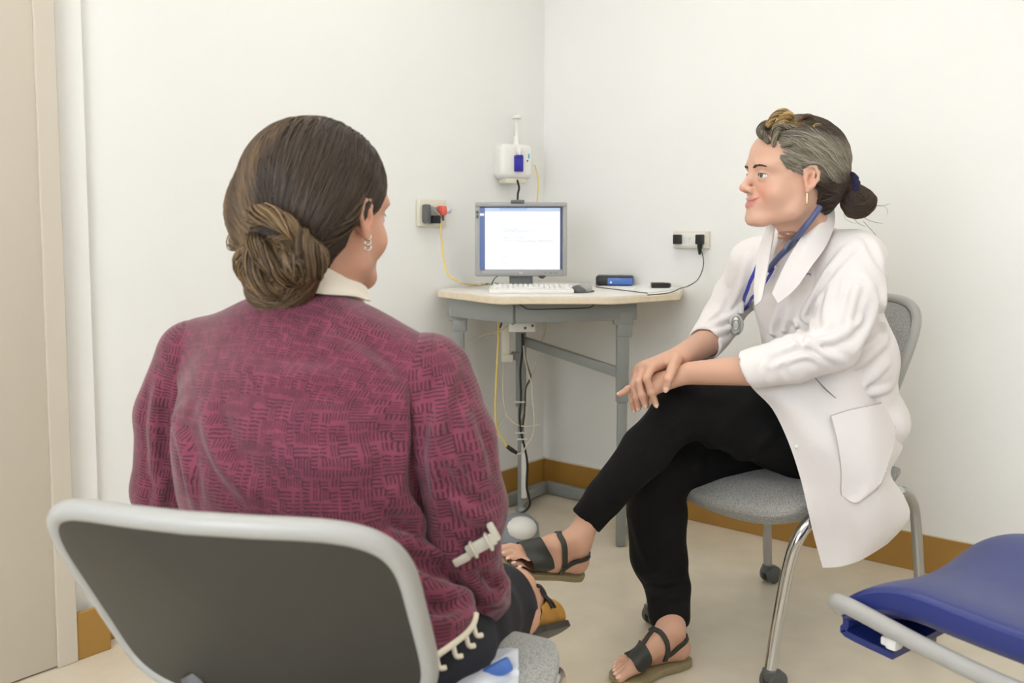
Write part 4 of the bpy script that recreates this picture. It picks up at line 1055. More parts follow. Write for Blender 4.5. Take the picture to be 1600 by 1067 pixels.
col[i0:i0+nhead] = skin_tint(hv, W, HF, HCd, HS, (219, 174, 150), lips=faceS.lips)
brow_lash(faceS, W, HF, HS, doc, mat('brow_hair', (80, 60, 48), .6, attr=True))
mk('body', bv, bq, M_skin, doc, col=col)
eyes(W, HF, HS, doc, (88, 108, 128))
t = MB().tube([Vector(p) for p in faceS.teeth], [.0022, .0034, .0036, .0034, .0022], 8); mbuild(t, 'teeth', mat('teeth', (240, 236, 226), .3), doc)
M_nail = mat('nail', (240, 200, 188), .25, coat=.4)
for i, f_ in enumerate(fR+[tR[2:]] + [fL[0]]):
    t = MB(); r = (.0078, .008, .0075, .0066, .0098, .007)[i]
    up = ((-.35, -1, .25),)*4+((-.1, -1, .1), (-.2, -.4, .9)); up = up[i]
    nail(t, f_[-1], f_[-2], up, r); mbuild(t, 'fingernail', M_nail, doc)
for toes, up in ((toesL, (.1, -.35, 1)), (toesR, (0, -.1, 1))):
    for p2, p1, r in toes:
        t = MB(); nail(t, p2, p1, up, r); mbuild(t, 'toenail', M_nail, doc)
# earring
ec = Vector(W(.001, .0815, -.028)); t = MB().ball(ec, .0042).tube([ec, ec-Vector((0, 0, .014)), ec-Vector((0, 0, .026))], .0009, 6).ball(ec-Vector((0, 0, .028)), .0028)
mbuild(t, 'earring', mat('gold', (214, 176, 120), .2, metal=1), doc)
sandal('sandal', 'black strappy sandal with tan sole on the raised foot', ML, -1, SL, TL_, MLs)
sandal('sandal', 'black strappy sandal with tan wedge sole on the foot resting on the floor', MR_, 1, SRf, TRf, 1.0, wedge=.004, style=1)
# trousers
S = Sdf()
pel = a3(1290, 690, 2.36)
S.ell(pel, (.13, .18, .115), TR)
S.chain([hipL, (hipL+kneeL)/2+np.array([0, 0, .008]), kneeL], [.104, .090, .064], .05)
S.chain([kneeL, a3(1010, 702, 2.185), a3(945, 778, 2.165), a3(917, 812, 2.158)], [.060, .060, .045, .042], .03)
S.chain([hipR, (hipR+kneeR)/2, kneeR], [.10, .088, .07], .05)
S.chain([kneeR, a3(1026, 800, 2.30), a3(1029, 868, 2.30), a3(1043, 915, 2.25), a3(1046, 960, 2.215)], [.071, .076, .073, .057, .053], .03)
for pts, am, w_ in (([(1080, 888), (1050, 906), (1015, 905), (992, 890)], .009, .010), ([(1078, 925), (1050, 932), (1020, 926)], .006, .008), ([(985, 800), (1005, 860), (1030, 895)], .006, .014), ([(1110, 620), (1060, 650), (1010, 705)], .005, .014),
    ([(1180, 625), (1120, 680), (1085, 740)], .006, .016), ([(940, 748), (955, 775), (975, 788)], .006, .010), ([(1230, 650), (1180, 700), (1120, 735)], .006, .014), ([(1035, 640), (1015, 680), (985, 720)], .004, .010)):
    addfold(S, pts, am, w_)
# hem openings
aa, bb_ = a3(917, 812, 2.158), a3(893, 842, 2.15)


def hem(P, d):
    n = (bb_-aa)/np.linalg.norm(bb_-aa); return np.maximum(d, np.where((P[:, 0] < .3) & (P[:, 2] > .2), (P-(aa+(bb_-aa)*.08)) @ n, -1))
S.post.append(lambda P, d: d+wob(P, .0022, 60, 3)); S.post.append(hem)
zh = a3(1046, 975, 2.215)[2]
S.post.append(lambda P, d: np.maximum(d, np.where(P[:, 2] < .3, zh+.06*(P[:, 0]-.388)-P[:, 2], -1)))
tv, tq = surf(S, (.05, 1.95, .05), (1.15, 2.75, .80), .005); mk('trousers', smooth(tv, tq), tq, M_trou, doc)
tv, tq = surf(coatS, (.25, 1.88, .40), (1.18, 2.75, 1.22), .0042); mk('coat', smooth(tv, tq, 1), tq, M_coat, doc)
# skirt of the coat, hanging over the hip and the side of the seat
rows = [[(1200, 575, 2.14), (1240, 570, 2.10), (1300, 560, 2.10), (1360, 570, 2.15), (1396, 585, 2.30)],
        [(1172, 598, 2.145), (1225, 606, 2.09), (1290, 610, 2.09), (1350, 612, 2.13), (1395, 625, 2.30)],
        [(1207, 638, 2.13), (1245, 645, 2.085), (1310, 655, 2.085), (1365, 660, 2.12), (1409, 668, 2.28)],
        [(1232, 690, 2.13), (1268, 700, 2.10), (1320, 705, 2.08), (1372, 705, 2.11), (1411, 700, 2.25)],
        [(1250, 745, 2.13), (1285, 752, 2.11), (1335, 755, 2.08), (1372, 752, 2.10), (1390, 738, 2.20)],
        [(1262, 795, 2.12), (1296, 800, 2.11), (1342, 803, 2.085), (1385, 792, 2.10), (1412, 776, 2.19)],
        [(1273, 842, 2.12), (1305, 845, 2.115), (1348, 845, 2.09), (1390, 828, 2.11), (1419, 808, 2.17)],
        [(1285, 886, 2.12), (1312, 886, 2.11), (1340, 878, 2.10), (1366, 862, 2.11), (1386, 848, 2.14)]]
t = MB().sheet([[at(p[0], p[1], p[2]-(0, .01, .03, .055, .06, .06, .055, .05)[k_]) for p in r_] for k_, r_ in enumerate(rows)], .003, 7)
vv = np.array([list(v) for v in t.v]); vv[:, 1] += wob(vv, .010, 24, 11, dirn=(.9, 0, .45))*np.clip((1.0-vv[:, 2])*2.2, 0, 1); t.v = [Vector(v) for v in vv]
mbuild(t, 'coat_skirt', M_coat, doc)
# pocket: a second layer standing a few millimetres off the skirt
def skp(px, py):   # depth of the skirt near a pixel
    best = min(range(len(vv)), key=lambda i: (vv[i][0]/vv[i][1]-(px-800)/F)**2+((CAMH-vv[i][2])/vv[i][1]-(py-360)/F)**2); return vv[best][1]
prow = [[(1298, 650), (1330, 640), (1362, 634), (1394, 628)], [(1308, 690), (1338, 685), (1368, 680), (1398, 680)], [(1314, 735), (1342, 732), (1368, 728), (1388, 722)], [(1314, 768), (1335, 772), (1355, 768), (1378, 752)], [(1319, 776), (1332, 785), (1345, 782), (1374, 758)]]
t = MB().sheet([[at(a_, b_, skp(a_, b_)-.009) for a_, b_ in r_] for r_ in prow], .004, 5); mbuild(t, 'pocket', M_coat, doc)
edge = prow[0]+[r_[-1] for r_ in prow[1:]]+prow[-1][-2::-1]+[r_[0] for r_ in prow[-2:0:-1]]
t = MB().tube([at(a_, b_, skp(a_, b_)-.010) for a_, b_ in edge]+[at(*edge[0], skp(*edge[0])-.010)], .0016, 6, 4); mbuild(t, 'pocket_seam', mat('seam_thread', (196, 189, 184), .8), doc)
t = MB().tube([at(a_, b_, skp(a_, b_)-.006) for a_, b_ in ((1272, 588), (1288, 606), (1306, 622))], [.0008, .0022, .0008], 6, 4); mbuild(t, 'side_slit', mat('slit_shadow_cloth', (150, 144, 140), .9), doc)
def ribbon(name, pts, w, m, parent, th=.002, surfF=None, off=.003, wdir=None, w2=None, world=True):
    P = cat([Vector(p) for p in pts], 8); Pn = np.array([list(p) for p in P])
    if surfF is not None: Pn = snap(surfF, Pn, off, 4)
    for _ in range(3): Pn[1:-1] = .5*Pn[1:-1]+.25*(Pn[:-2]+Pn[2:])
    Tn = np.gradient(Pn, axis=0); Tn /= np.linalg.norm(Tn, axis=1, keepdims=True)
    G = grad(surfF, Pn) if surfF is not None else np.tile(A3(wdir), (len(Pn), 1))
    for _ in range(4): G[1:-1] = (G[1:-1]+G[:-2]+G[2:])/3
    B = np.cross(Tn, G); B /= np.linalg.norm(B, axis=1, keepdims=True)+1e-9; n_ = len(Pn)
    ww = np.linspace(w, w2 or w, n_)[:, None]/2 if not hasattr(w, '__len__') else np.interp(np.linspace(0, 1, n_), np.linspace(0, 1, len(w)), w)[:, None]/2
    K_ = 5; E = []
    for j in range(K_):
        e = Pn+B*ww*(-1+2*j/(K_-1))
        if surfF is not None:
            for _ in range(2): e = e+grad(surfF, e)*np.clip(off-surfF(e), -.006, .03)[:, None]
        E.append(e)
    N = G/np.linalg.norm(G, axis=1, keepdims=True); vs = [Vector(v) for e in E for v in e]+[Vector(v) for e in E for v in e+N*th]
    K = K_*n_; fs = []
    for j in range(K_-1):
        for i in range(n_-1): q = [j*n_+i, (j+1)*n_+i, (j+1)*n_+i+1, j*n_+i+1]; fs.append(q); fs.append([K+k for k in q[::-1]])
    per = list(range(n_))+[j*n_+n_-1 for j in range(1, K_)]+[(K_-1)*n_+i for i in range(n_-2, -1, -1)]+[j*n_ for j in range(K_-2, 0, -1)]
    for k in range(len(per)): a_, b_ = per[k], per[(k+1) % len(per)]; fs.append([b_, a_, K+a_, K+b_])
    t = MB().add(vs, fs)
    return mbuild(t, name, m, parent) if parent is not None else t.build(name, m)
def onto(f, pts, off=.0): return [Vector(p) for p in hit(f, pts, off)]
def Un(P): return np.minimum(coatS(P), faceS(P))
def collar(name, rows):
    g = []
    for r_ in rows:
        h_ = hit(Un, [(p[0], p[1]) for p in r_], .007); g.append([min(max(h_[i][1], r_[i][2]-.03), r_[i][2]+.012) for i in range(len(r_))])
    g = np.array(g); g[1:-1] = .5*g[1:-1]+.25*(g[:-2]+g[2:])
    t = MB().sheet([[at(p[0], p[1], g[i][j]) for j, p in enumerate(r_)] for i, r_ in enumerate(rows)], .004, 6); return mbuild(t, name, M_coat, doc)
collar('collar', [[(1284, 318, 2.16), (1293, 316, 2.17), (1302, 322, 2.20)], [(1270, 342, 2.115), (1285, 343, 2.10), (1303, 350, 2.13)], [(1254, 368, 2.085), (1270, 372, 2.07), (1290, 384, 2.07)], [(1238, 394, 2.07), (1250, 402, 2.05), (1268, 416, 2.035)], [(1222, 424, 2.065), (1231, 434, 2.05), (1244, 450, 2.04)], [(1207, 458, 2.075), (1211, 465, 2.07), (1216, 474, 2.065)]])
collar('lapel', [[(1212, 348, 2.17), (1206, 349, 2.19), (1199, 354, 2.22)], [(1208, 372, 2.14), (1198, 378, 2.15), (1187, 388, 2.17)], [(1202, 405, 2.11), (1192, 414, 2.12), (1181, 424, 2.14)], [(1196, 440, 2.10), (1187, 448, 2.105), (1179, 454, 2.12)], [(1190, 470, 2.09), (1185, 474, 2.095), (1180, 478, 2.105)]])
M_shirt = mat('pale_shirt', (206, 208, 232), .7)
for px, py, Y in ((1214, 462, 2.05), (1245, 698, 2.1)):
    p = hit(coatS, [(px, py)], .004)[0] if py < 600 else a3(px, py, skp(px, py)-.004)
    mbuild(MB().ball(p, .006), 'button', M_white, doc)
# stitched writing over the breast pocket
t = MB(); rs = np.random.RandomState(4); pts = hit(coatS, [(1246+i*1.1, 424+i*.3+rs.uniform(-1.8, 1.8)) for i in range(20)], .0012)
t.tube([Vector(p) for p in pts], .0007, 5, 3); mbuild(t, 'embroidery', mat('blue_thread', (96, 92, 170), .6), doc)
# lanyard with clear badge reel
M_lan = mat('blue_lanyard', (44, 54, 160), .5)
lan = thing('lanyard', 'blue lanyard with clear oval badge hanging round the neck', 'lanyard', at(1158, 480, 2.08))
ribbon('strap', onto(coatS, [(1196, 384), (1189, 402), (1179, 428), (1168, 455), (1163, 470)], .018), .011, M_lan, lan, .0015, coatS, .019)
ribbon('strap', onto(coatS, [(1210, 418), (1198, 440), (1184, 458), (1172, 474), (1164, 484)], .009), .009, M_lan, lan, .0015, coatS, .011)
def near(px, py, off): return Vector(hit(coatS, [(px, py)], off)[0])
b0, b1 = near(1162, 472, .014), near(1155, 490, .016)
mbuild(MB().box((b0+b1)/2, (.012, .008, .03), .003), 'clip', M_white, lan)
M_clear = mat('clear_plastic', (196, 196, 190), .12, coat=.6)
bc = near(1150, 507, .018); Rb = Matrix.Rotation(-.35, 3, 'Z')
mbuild(MB().ball(bc, (.020, .006, .029), Rb), 'badge', M_clear, lan)
t = MB()
for q in ((.011, .022), (.008, .012)):
    pts = [bc+Rb @ Vector((q[0]*math.cos(a), -.0065, q[1]*math.sin(a))) for a in np.linspace(0, 2*PI, 14)]; t.tube(pts, .0015, 6, 3)
mbuild(t, 'badge_ring', M_satin, lan)
# stethoscope: grey-blue tube over the collar with dark end
stt = thing('stethoscope', 'grey blue stethoscope tubing resting over the coat collar', 'stethoscope', at(1240, 400, 2.04))
def onc(l, off): return onto(Un, l, off)
M_tube = mat('steel_blue_tube', (84, 96, 140), .4)
pp = onc([(1282, 322), (1268, 342), (1252, 362), (1236, 382), (1222, 396), (1208, 412), (1200, 424)], .012)
t = MB().tube(pp, [.0065, .0072, .0072, .0072, .006], 12, flat=1.0); mbuild(t, 'neck_tube', M_tube, stt)
def lift(l, k): c_ = Vector((0, 0, CAMH)); return [c_+(p-c_)*(1-k/2.1) for p in l]
pp = onc([(1226, 388), (1234, 377), (1243, 374), (1247, 382), (1245, 394)], .018); pp = lift(pp, .024); mbuild(MB().tube(pp, .0055, 10), 'bent_tube', mat('grey_tube', (128, 138, 146), .3), stt)
pp = onc([(1245, 392), (1240, 404), (1235, 414)], .016); pp = lift(pp, .024); mbuild(MB().tube(pp, [.006, .007, .005], 10), 'ear_tip', M_dgrey, stt)
pp = onc([(1235, 414), (1230, 425), (1225, 434)], .010); pp = lift(pp, .024); mbuild(MB().tube(pp, [.003, .0026], 8), 'ear_tube', M_silver, stt)
# hair
def hcap(W, R, c, s, zg, xg, grow=1.0, dz=0, dxx=0):
    S = Sdf(); S.ell(W(-.019+dxx, 0, .040+dz), np.array((.104, .0835, .094))*s*grow, R)
    S.ell(W(-.050, 0, -.020), np.array((.058, .062, .060))*s*grow, R, k=.03)
    def cut(P):
        q = ((P-A3(c)) @ R)/s; g = np.interp(q[:, 2], zg, xg)+.004*np.sin(q[:, 2]*160+q[:, 1]*60); return (g-q[:, 0])*s*.8
    S.sub(cut, .006); return S
zg = [-.10, -.075, -.03, -.012, .004, .013, .040, .060, .090, .105, .13]; xg = [-.06, -.05, -.034, -.026, .004, .036, .058, .064, .082, .094, .14]
S = hcap(W, HF, HCd, HS, zg, xg)
S.post.append(lambda P, d: d+wob((P-HCd) @ HF, .0016, 230, 21, dirn=(.1, .5, 1)))
hairS = S
knot = np.array((-.128, .012, -.008))
S.ell(W(*knot), (.018, .02, .02), HF, k=.02)
hv2, hq2 = surf(S, HCd-.17, HCd+np.array([.2, .17, .18]), .0022)
def doccol(Pq):
    q = ((Pq.reshape(-1, 3)-HCd) @ HF)/HS; x, y, z = q.T
    g = lin((142, 134, 118)); dk = lin((60, 46, 36)); bl = lin((186, 152, 92))
    side = np.clip((.062-np.abs(z-.045)-.25*np.maximum(-x-.02, 0))*40, 0, 1)*np.clip((np.abs(y)-.030)*60, 0, 1)
    front = np.clip((x-.055)*40, 0, 1); a = np.maximum(side, front)[:, None]
    c = dk*(1-a)+g*a
    b_ = (np.clip((z-.098)*60, 0, 1)*np.clip((x-.0)*30, 0, 1)*np.clip((.085-x)*30, 0, 1)*.7)[:, None]; c = c*(1-b_)+bl*b_
    return c.reshape(Pq.shape)
M_hair_s = mat('hair_strand', (90, 70, 50), .5, attr=True)
hb = mk('hair', hv2, hq2, M_hair, doc, col=doccol(hv2)*.75)
rs = np.random.RandomState(3); cand = hv2[rs.choice(len(hv2), 9000)]
q = ((cand-HCd) @ HF)/HS; keep = (q[:, 0] > -.11); cand = cand[keep][:4200]
KN_ = W(*knot)
def dfn(P, k):
    q = ((P-HCd) @ HF)/HS; d = KN_-P; d /= np.linalg.norm(d, axis=1, keepdims=True)+1e-9
    sw = HF @ np.array([-.55, 0, .0]); return d+sw[None]*np.clip(q[:, 0:1]*14, 0, 1)+(HF @ np.array([0, 0, -.12]))[None]
def cf(X, rs):
    c = doccol(X); v = (.62+.75*rs.rand(len(X), 1, 1)); c = c*v; m = rs.rand(len(X)) < .07; c[m] = c[m]*.3+lin((186, 178, 160))*.7*np.clip(c[m].sum(2, keepdims=True)*3, .25, 1); return c
hair(hairS, cand, dfn, 22, .0075, .00095, .0026, cf, 'hair_strands', M_hair_s, hb, jitter=.16, seed=5)
for i, (pts, n, rad, c0, c1) in enumerate((
    ([(0.076, 0.045, 0.068), (0.088, 0.025, 0.090), (0.072, 0.000, 0.109), (0.050, -0.020, 0.119)], 60, .010, (150, 142, 122), (96, 86, 72)),
    ([(0.072, 0.058, 0.060), (0.066, 0.050, 0.092), (0.045, 0.045, 0.103), (0.015, 0.055, 0.100)], 60, .009, (170, 160, 136), (110, 100, 84)),
    ([(0.062, 0.030, 0.097), (0.050, 0.040, 0.115), (0.030, 0.030, 0.127), (0.025, 0.005, 0.127)], 70, .011, (206, 172, 112), (150, 118, 70)),
    ([(0.070, 0.010, 0.105), (0.052, 0.015, 0.129), (0.030, 0.012, 0.135), (0.012, 0.020, 0.121)], 70, .010, (214, 182, 124), (120, 92, 58)),
    ([(0.020, 0.050, 0.101), (0.004, 0.045, 0.123), (-0.020, 0.035, 0.123), (-0.030, 0.045, 0.101)], 60, .008, (70, 52, 40), (110, 84, 56)),
    ([(0.006, 0.062, 0.096), (-0.018, 0.060, 0.109), (-0.036, 0.050, 0.105), (-0.040, 0.060, 0.086)], 34, .005, (200, 166, 96), (160, 126, 70)),
    ([(0.060, 0.066, 0.060), (0.035, 0.072, 0.070), (0.000, 0.078, 0.055), (-0.050, 0.074, 0.040), (-0.100, 0.040, 0.010)], 60, .007, (168, 160, 140), (120, 112, 96)),
    ([(0.045, 0.070, 0.036), (0.020, 0.080, 0.030), (-0.030, 0.080, 0.024), (-0.080, 0.064, 0.006), (-0.118, 0.030, -0.004)], 60, .0065, (176, 168, 148), (112, 104, 88)),
    ([(0.028, 0.074, 0.022), (0.012, 0.084, 0.026), (-0.020, 0.085, 0.026), (-0.060, 0.078, 0.000), (-0.115, 0.030, -0.012)], 44, .0055, (170, 164, 146), (112, 104, 90)))):
    lock([W(*p) for p in pts], n, rad*HS, .0008, c0, c1, 'hair_lock', M_hair_s, hb, turns=.8, seed=30+i, taper=.3)
# bun
bcn = W(-.150, .015, -.045); BS = Sdf(); BS.ell(bcn, np.array((.030, .030, .030))*HS, HF); BS.ell(W(-.165, .02, -.040), (.018, .022, .02), HF, k=.02); BS.cone(KN_, bcn, .018, .02, .02)
BS.post.append(lambda P, d: d+wob(P, .002, 260, 4))
v_, q_ = surf(BS, bcn-.07, bcn+.07, .0022); mk('bun', v_, q_, M_hair, hb, col=np.tile(lin((48, 36, 30)), (len(v_), 1)))
cand = v_[rs.choice(len(v_), 420)]; ax_ = HF @ np.array([.25, .9, .3])
hair(BS, cand, lambda P, k: np.cross(np.tile(ax_, (len(P), 1)), P-bcn)*25, 16, .006, .0010, .002, lambda X, r: np.tile(lin((66, 50, 38)), (X.shape[0], X.shape[1], 1))*(.5+r.rand(len(X), 1, 1)), 'bun_strands', M_hair_s, hb, jitter=.25, seed=9)
# flyaway loops
n = 11; X = []
for i in range(n):
    a = rs.rand()*6.28; p = bcn+rs.normal(size=3)*.018; d = rs.normal(size=3)*.3+HF @ np.array([-.8, 0, -.2]); r_ = .02+.02*rs.rand(); d2 = rs.normal(size=3)
    X.append([p+d*.02*t_*3+d2*.010*math.sin(t_*3.1) for t_ in np.linspace(0, 1, 12)])
strands(np.array(X), .0005, lambda X, r: np.tile(lin((70, 54, 42)), (X.shape[0], X.shape[1], 1)), 'loose_strands', M_hair_s, hb, rs)
t = MB(); e1_ = HF @ np.array([0, 1, 0]); e2_ = HF @ np.array([.15, 0, 1]); kc = W(-.132, .014, -.006)
pts = [kc+(e1_*math.cos(a)+e2_*math.sin(a))*.020*(1+.08*math.sin(9*a)) for a in np.linspace(0, 2*PI, 25)]
t.tube([Vector(p) for p in pts], [.010+.0015*math.sin(i*1.9) for i in range(40)], 10, 3); mbuild(t, 'scrunchie', mat('navy_scrunchie', (30, 28, 66), .8, bump=.3, bscale=200), hb)
# ---------------------------------------------------------------- woman seen from behind, magenta cardigan
def mat_cardigan():
    m = mat('magenta_jacquard', (140, 60, 92), .9, sheen=.25); nt = m.node_tree; N = nt.nodes; L = nt.links; b = N['Principled BSDF']
    uv = N.new('ShaderNodeUVMap'); uv.uv_map = 'UVMap'
    def math_(op, a, c=None, v=None):
        k = N.new('ShaderNodeMath'); k.operation = op
        if isinstance(a, (int, float)): k.inputs[0].default_value = a
        else: L.new(a, k.inputs[0])
        if c is not None:
            if isinstance(c, (int, float)): k.inputs[1].default_value = c
            else: L.new(c, k.inputs[1])
        return k.outputs[0]
    CELL = 1/.0150
    mp = N.new('ShaderNodeMapping'); mp.inputs['Scale'].default_value = (CELL, CELL, CELL); L.new(uv.outputs[0], mp.inputs[0])
    # a little warp so that the knit is not ruler straight
    nz = N.new('ShaderNodeTexNoise'); nz.inputs['Scale'].default_value = 1.3; nz.inputs['Detail'].default_value = 3; L.new(mp.outputs[0], nz.inputs['Vector'])
    vm = N.new('ShaderNodeVectorMath'); vm.operation = 'MULTIPLY_ADD'; vm.inputs[1].default_value = (.38, .38, 0); L.new(nz.outputs['Color'], vm.inputs[0]); L.new(mp.outputs[0], vm.inputs[2])
    fl = N.new('ShaderNodeVectorMath'); fl.operation = 'FLOOR'; L.new(vm.outputs[0], fl.inputs[0])
    fr = N.new('ShaderNodeVectorMath'); fr.operation = 'FRACTION'; L.new(vm.outputs[0], fr.inputs[0])
    wn_ = N.new('ShaderNodeTexWhiteNoise'); wn_.noise_dimensions = '2D'; L.new(fl.outputs[0], wn_.inputs['Vector'])
    sp = N.new('ShaderNodeSeparateXYZ'); L.new(fr.outputs[0], sp.inputs[0])
    hz = math_('GREATER_THAN', wn_.outputs['Value'], .5)
    t = N.new('ShaderNodeMix'); t.data_type = 'FLOAT'; L.new(hz, t.inputs[0]); L.new(sp.outputs['X'], t.inputs[2]); L.new(sp.outputs['Y'], t.inputs[3])
    st = math_('MULTIPLY', t.outputs[0], 3.0); st = math_('FRACT', st)
    dk = math_('LESS_THAN', st, .40)
    o2 = N.new('ShaderNodeMix'); o2.data_type = 'FLOAT'; L.new(hz, o2.inputs[0]); L.new(sp.outputs['Y'], o2.inputs[2]); L.new(sp.outputs['X'], o2.inputs[3])
    sc_ = N.new('ShaderNodeSeparateXYZ'); L.new(wn_.outputs['Color'], sc_.inputs[0])
    cut = math_('GREATER_THAN', o2.outputs[0], math_('MULTIPLY', sc_.outputs['Y'], .35)); dk = math_('MULTIPLY', dk, cut)
    n2 = N.new('ShaderNodeTexNoise'); n2.inputs['Scale'].default_value = 9; L.new(mp.outputs[0], n2.inputs['Vector'])
    f = math_('MULTIPLY', dk, math_('ADD', math_('MULTIPLY', n2.outputs['Fac'], .7), .5))
    mx = N.new('ShaderNodeMix'); mx.data_type = 'RGBA'; mx.inputs[6].default_value = (*s2l((126, 54, 76)), 1); mx.inputs[7].default_value = (*s2l((52, 20, 31)), 1); mx.clamp_factor = True
    L.new(f, mx.inputs[0]); 
    n3 = N.new('ShaderNodeTexNoise'); n3.inputs['Scale'].default_value = .45; n3.inputs['Detail'].default_value = 3; L.new(mp.outputs[0], n3.inputs['Vector'])
    mr = N.new('ShaderNodeMapRange'); mr.inputs[1].default_value = .3; mr.inputs[2].default_value = .7; mr.inputs[3].default_value = .72; mr.inputs[4].default_value = 1.06; L.new(n3.outputs['Fac'], mr.inputs[0])
    mu = N.new('ShaderNodeMix'); mu.data_type = 'RGBA'; mu.blend_type = 'MULTIPLY'; mu.inputs[0].default_value = 1; L.new(mx.outputs[2], mu.inputs[6]); L.new(mr.outputs[0], mu.inputs[7])
    L.new(mu.outputs[2], b.inputs['Base Color'])
    bp_ = N.new('ShaderNodeBump'); bp_.inputs['Strength'].default_value = .35; bp_.inputs['Distance'].default_value = .002; bp_.invert = True; L.new(f, bp_.inputs['Height']); L.new(bp_.outputs[0], b.inputs['Normal'])
    return m
M_card = mat_cardigan()
pat = thing('person', 'woman seen from behind in patterned magenta cardigan, brown hair in a low bun', 'person', (-.2, 1.25, 0))
# torso frame: faces away to the right
QF = A3((.45, .89, 0)); QF /= np.linalg.norm(QF); QL = np.array([-QF[1], QF[0], 0]); QR = -QL
TQ = np.stack([QF, QL, UP], 1)
pnk = a3(480, 455, 1.37); psR = a3(688, 580, 1.30); psL = a3(288, 545, 1.50)
pch = a3(478, 600, 1.34); pwa = a3(455, 740, 1.30); phi = a3(520, 930, 1.27)
peR, pwR = a3(752, 790, 1.30), a3(800, 900, 1.48)
peL = a3(262, 760, 1.50)
S = Sdf()
S.ell(a3(474, 622, 1.37), (.112, .200, .155), TQ)
S.ell(a3(462, 740, 1.35), (.135, .215, .18), TQ, k=.08)
S.ell(a3(520, 900, 1.33), (.15, .205, .14), TQ, k=.07)
S.cone(a3(482, 515, 1.38), a3(650, 585, 1.31), .056, .060, .05); S.cone(a3(476, 513, 1.38), a3(322, 552, 1.48), .056, .062, .05)
S.ell(a3(625, 978, 1.235), (.11, .125, .075), TQ, k=.04)
for pts, am, w_ in (([(520, 540), (590, 585), (632, 660), (650, 740)], .012, .016), ([(470, 590), (540, 590), (590, 640), (615, 700)], .007, .014), ([(600, 760), (640, 800), (690, 835)], .010, .013), ([(600, 840), (655, 850), (700, 885)], .010, .012),
    ([(640, 905), (690, 925), (745, 925)], .012, .013), ([(320, 640), (345, 720), (400, 780)], .008, .014), ([(268, 640), (288, 700), (300, 790)], .008, .012), ([(640, 965), (700, 975), (745, 955)], .008, .010),
    ([(660, 600), (645, 680), (652, 760), (680, 840)], -.016, .012), ([(420, 700), (500, 730), (590, 720)], .005, .016), ([(360, 560), (420, 590), (500, 580)], .004, .016), ([(640, 870), (690, 890), (740, 895)], -.010, .010)):
    addfold(S, pts, am*1.5, w_)
S.post.append(lambda P, d: d+wob(P, .004, 28, 15, dirn=(.3, 0, .9))+wob(P, .0012, 90, 16))
S.cone(a3(494, 500, 1.40), a3(508, 400, 1.42), .058, .075, .01, kind='-')
zb = lambda P: .515+.0*P[:, 0]
hm0 = a3(645, 1052, 1.14)[2]; hm1 = a3(750, 980, 1.16)[2]
def pathem(P, d):
    return np.maximum(d, (hm0+(P[:, 0]-(-.13))*(hm1-hm0)/(.09))*(P[:, 0] > -.13)+hm0*(P[:, 0] <= -.13)-P[:, 2])
S.post.append(pathem)
cardS = S
def cyluv(Vt, o, ax_f, ax_l, r=.17):
    d = Vt-o; a = np.arctan2(d @ ax_l, -(d @ ax_f)); w = np.clip((Vt[:, 2]-.80)/.13, 0, 1); w = w*w*(3-2*w)
    return np.stack([a*r*(1-w)+(d @ ax_l)*1.15*w, Vt[:, 2]+w*.9*(d @ ax_f+.10)], 1)
tv, tq = surf(S, (-.75, .95, .40), (.25, 1.75, 1.10), .0045); tv = smooth(tv, tq, 1)
# the cylinder map's seam would run down the front, hidden from the room's side by the body
mk('cardigan', tv, tq, M_card, pat, uv=cyluv(tv, A3((pch[0], pch[1], 0)), QF, QL, .19))
def sleeve(S, name, o, axd, lo, hi):
    v, q = surf(S, lo, hi, .004); v = smooth(v, q, 1); d = v-o; ax = axd/np.linalg.norm(axd); h = d @ ax; r = d-h[:, None]*ax
    e = np.cross(ax, QF); e /= np.linalg.norm(e); g = np.cross(e, ax); an = np.arctan2(r @ e, -(r @ g)); mk(name, v, q, M_card, pat, uv=np.stack([an*.065+.31, h], 1))
S = Sdf(); S.chain([a3(668, 590, 1.315), a3(706, 690, 1.285), a3(728, 790, 1.285), a3(722, 865, 1.29), a3(738, 912, 1.30), a3(750, 926, 1.34)], [.066, .063, .057, .053, .051, .049], .04)
for pts, am, w_ in (([(712, 570), (690, 640), (676, 720), (684, 790)], .007, .010), ([(795, 945), (765, 935), (735, 905), (700, 870)], .010, .010), ([(800, 905), (780, 930), (745, 950)], .009, .008), ([(700, 770), (730, 800), (775, 815)], .007, .010), ([(722, 640), (744, 700), (762, 760)], .006, .010), ([(705, 855), (730, 880), (775, 885)], .008, .009), ([(690, 690), (715, 740), (760, 790)], .005, .010)):
    addfold(S, pts, am*1.5, w_)
S.post.append(lambda P, d: d+wob(P, .003, 45, 17)+wob(P, .001, 110, 18))
sleeve(S, 'sleeve', a3(690, 560, 1.31), a3(752, 880, 1.33)-a3(690, 560, 1.31), A3((-.25, 1.1, .45)), A3((.18, 1.62, 1.05))); slR = S
S = Sdf(); S.chain([a3(305, 560, 1.48), a3(272, 650, 1.50), a3(264, 760, 1.52), a3(290, 860, 1.60)], [.064, .062, .060, .056], .05)
for pts, am, w_ in (([(246, 600), (240, 680), (242, 760)], .006, .009), ([(258, 740), (246, 790), (240, 800)], .006, .009)): addfold(S, pts, am*1.5, w_)
S.post.append(lambda P, d: d+wob(P, .003, 45, 19))
sleeve(S, 'sleeve', a3(300, 540, 1.49), a3(264, 760, 1.52)-a3(300, 540, 1.49), A3((-.78, 1.25, .45)), A3((-.30, 1.75, 1.05)))
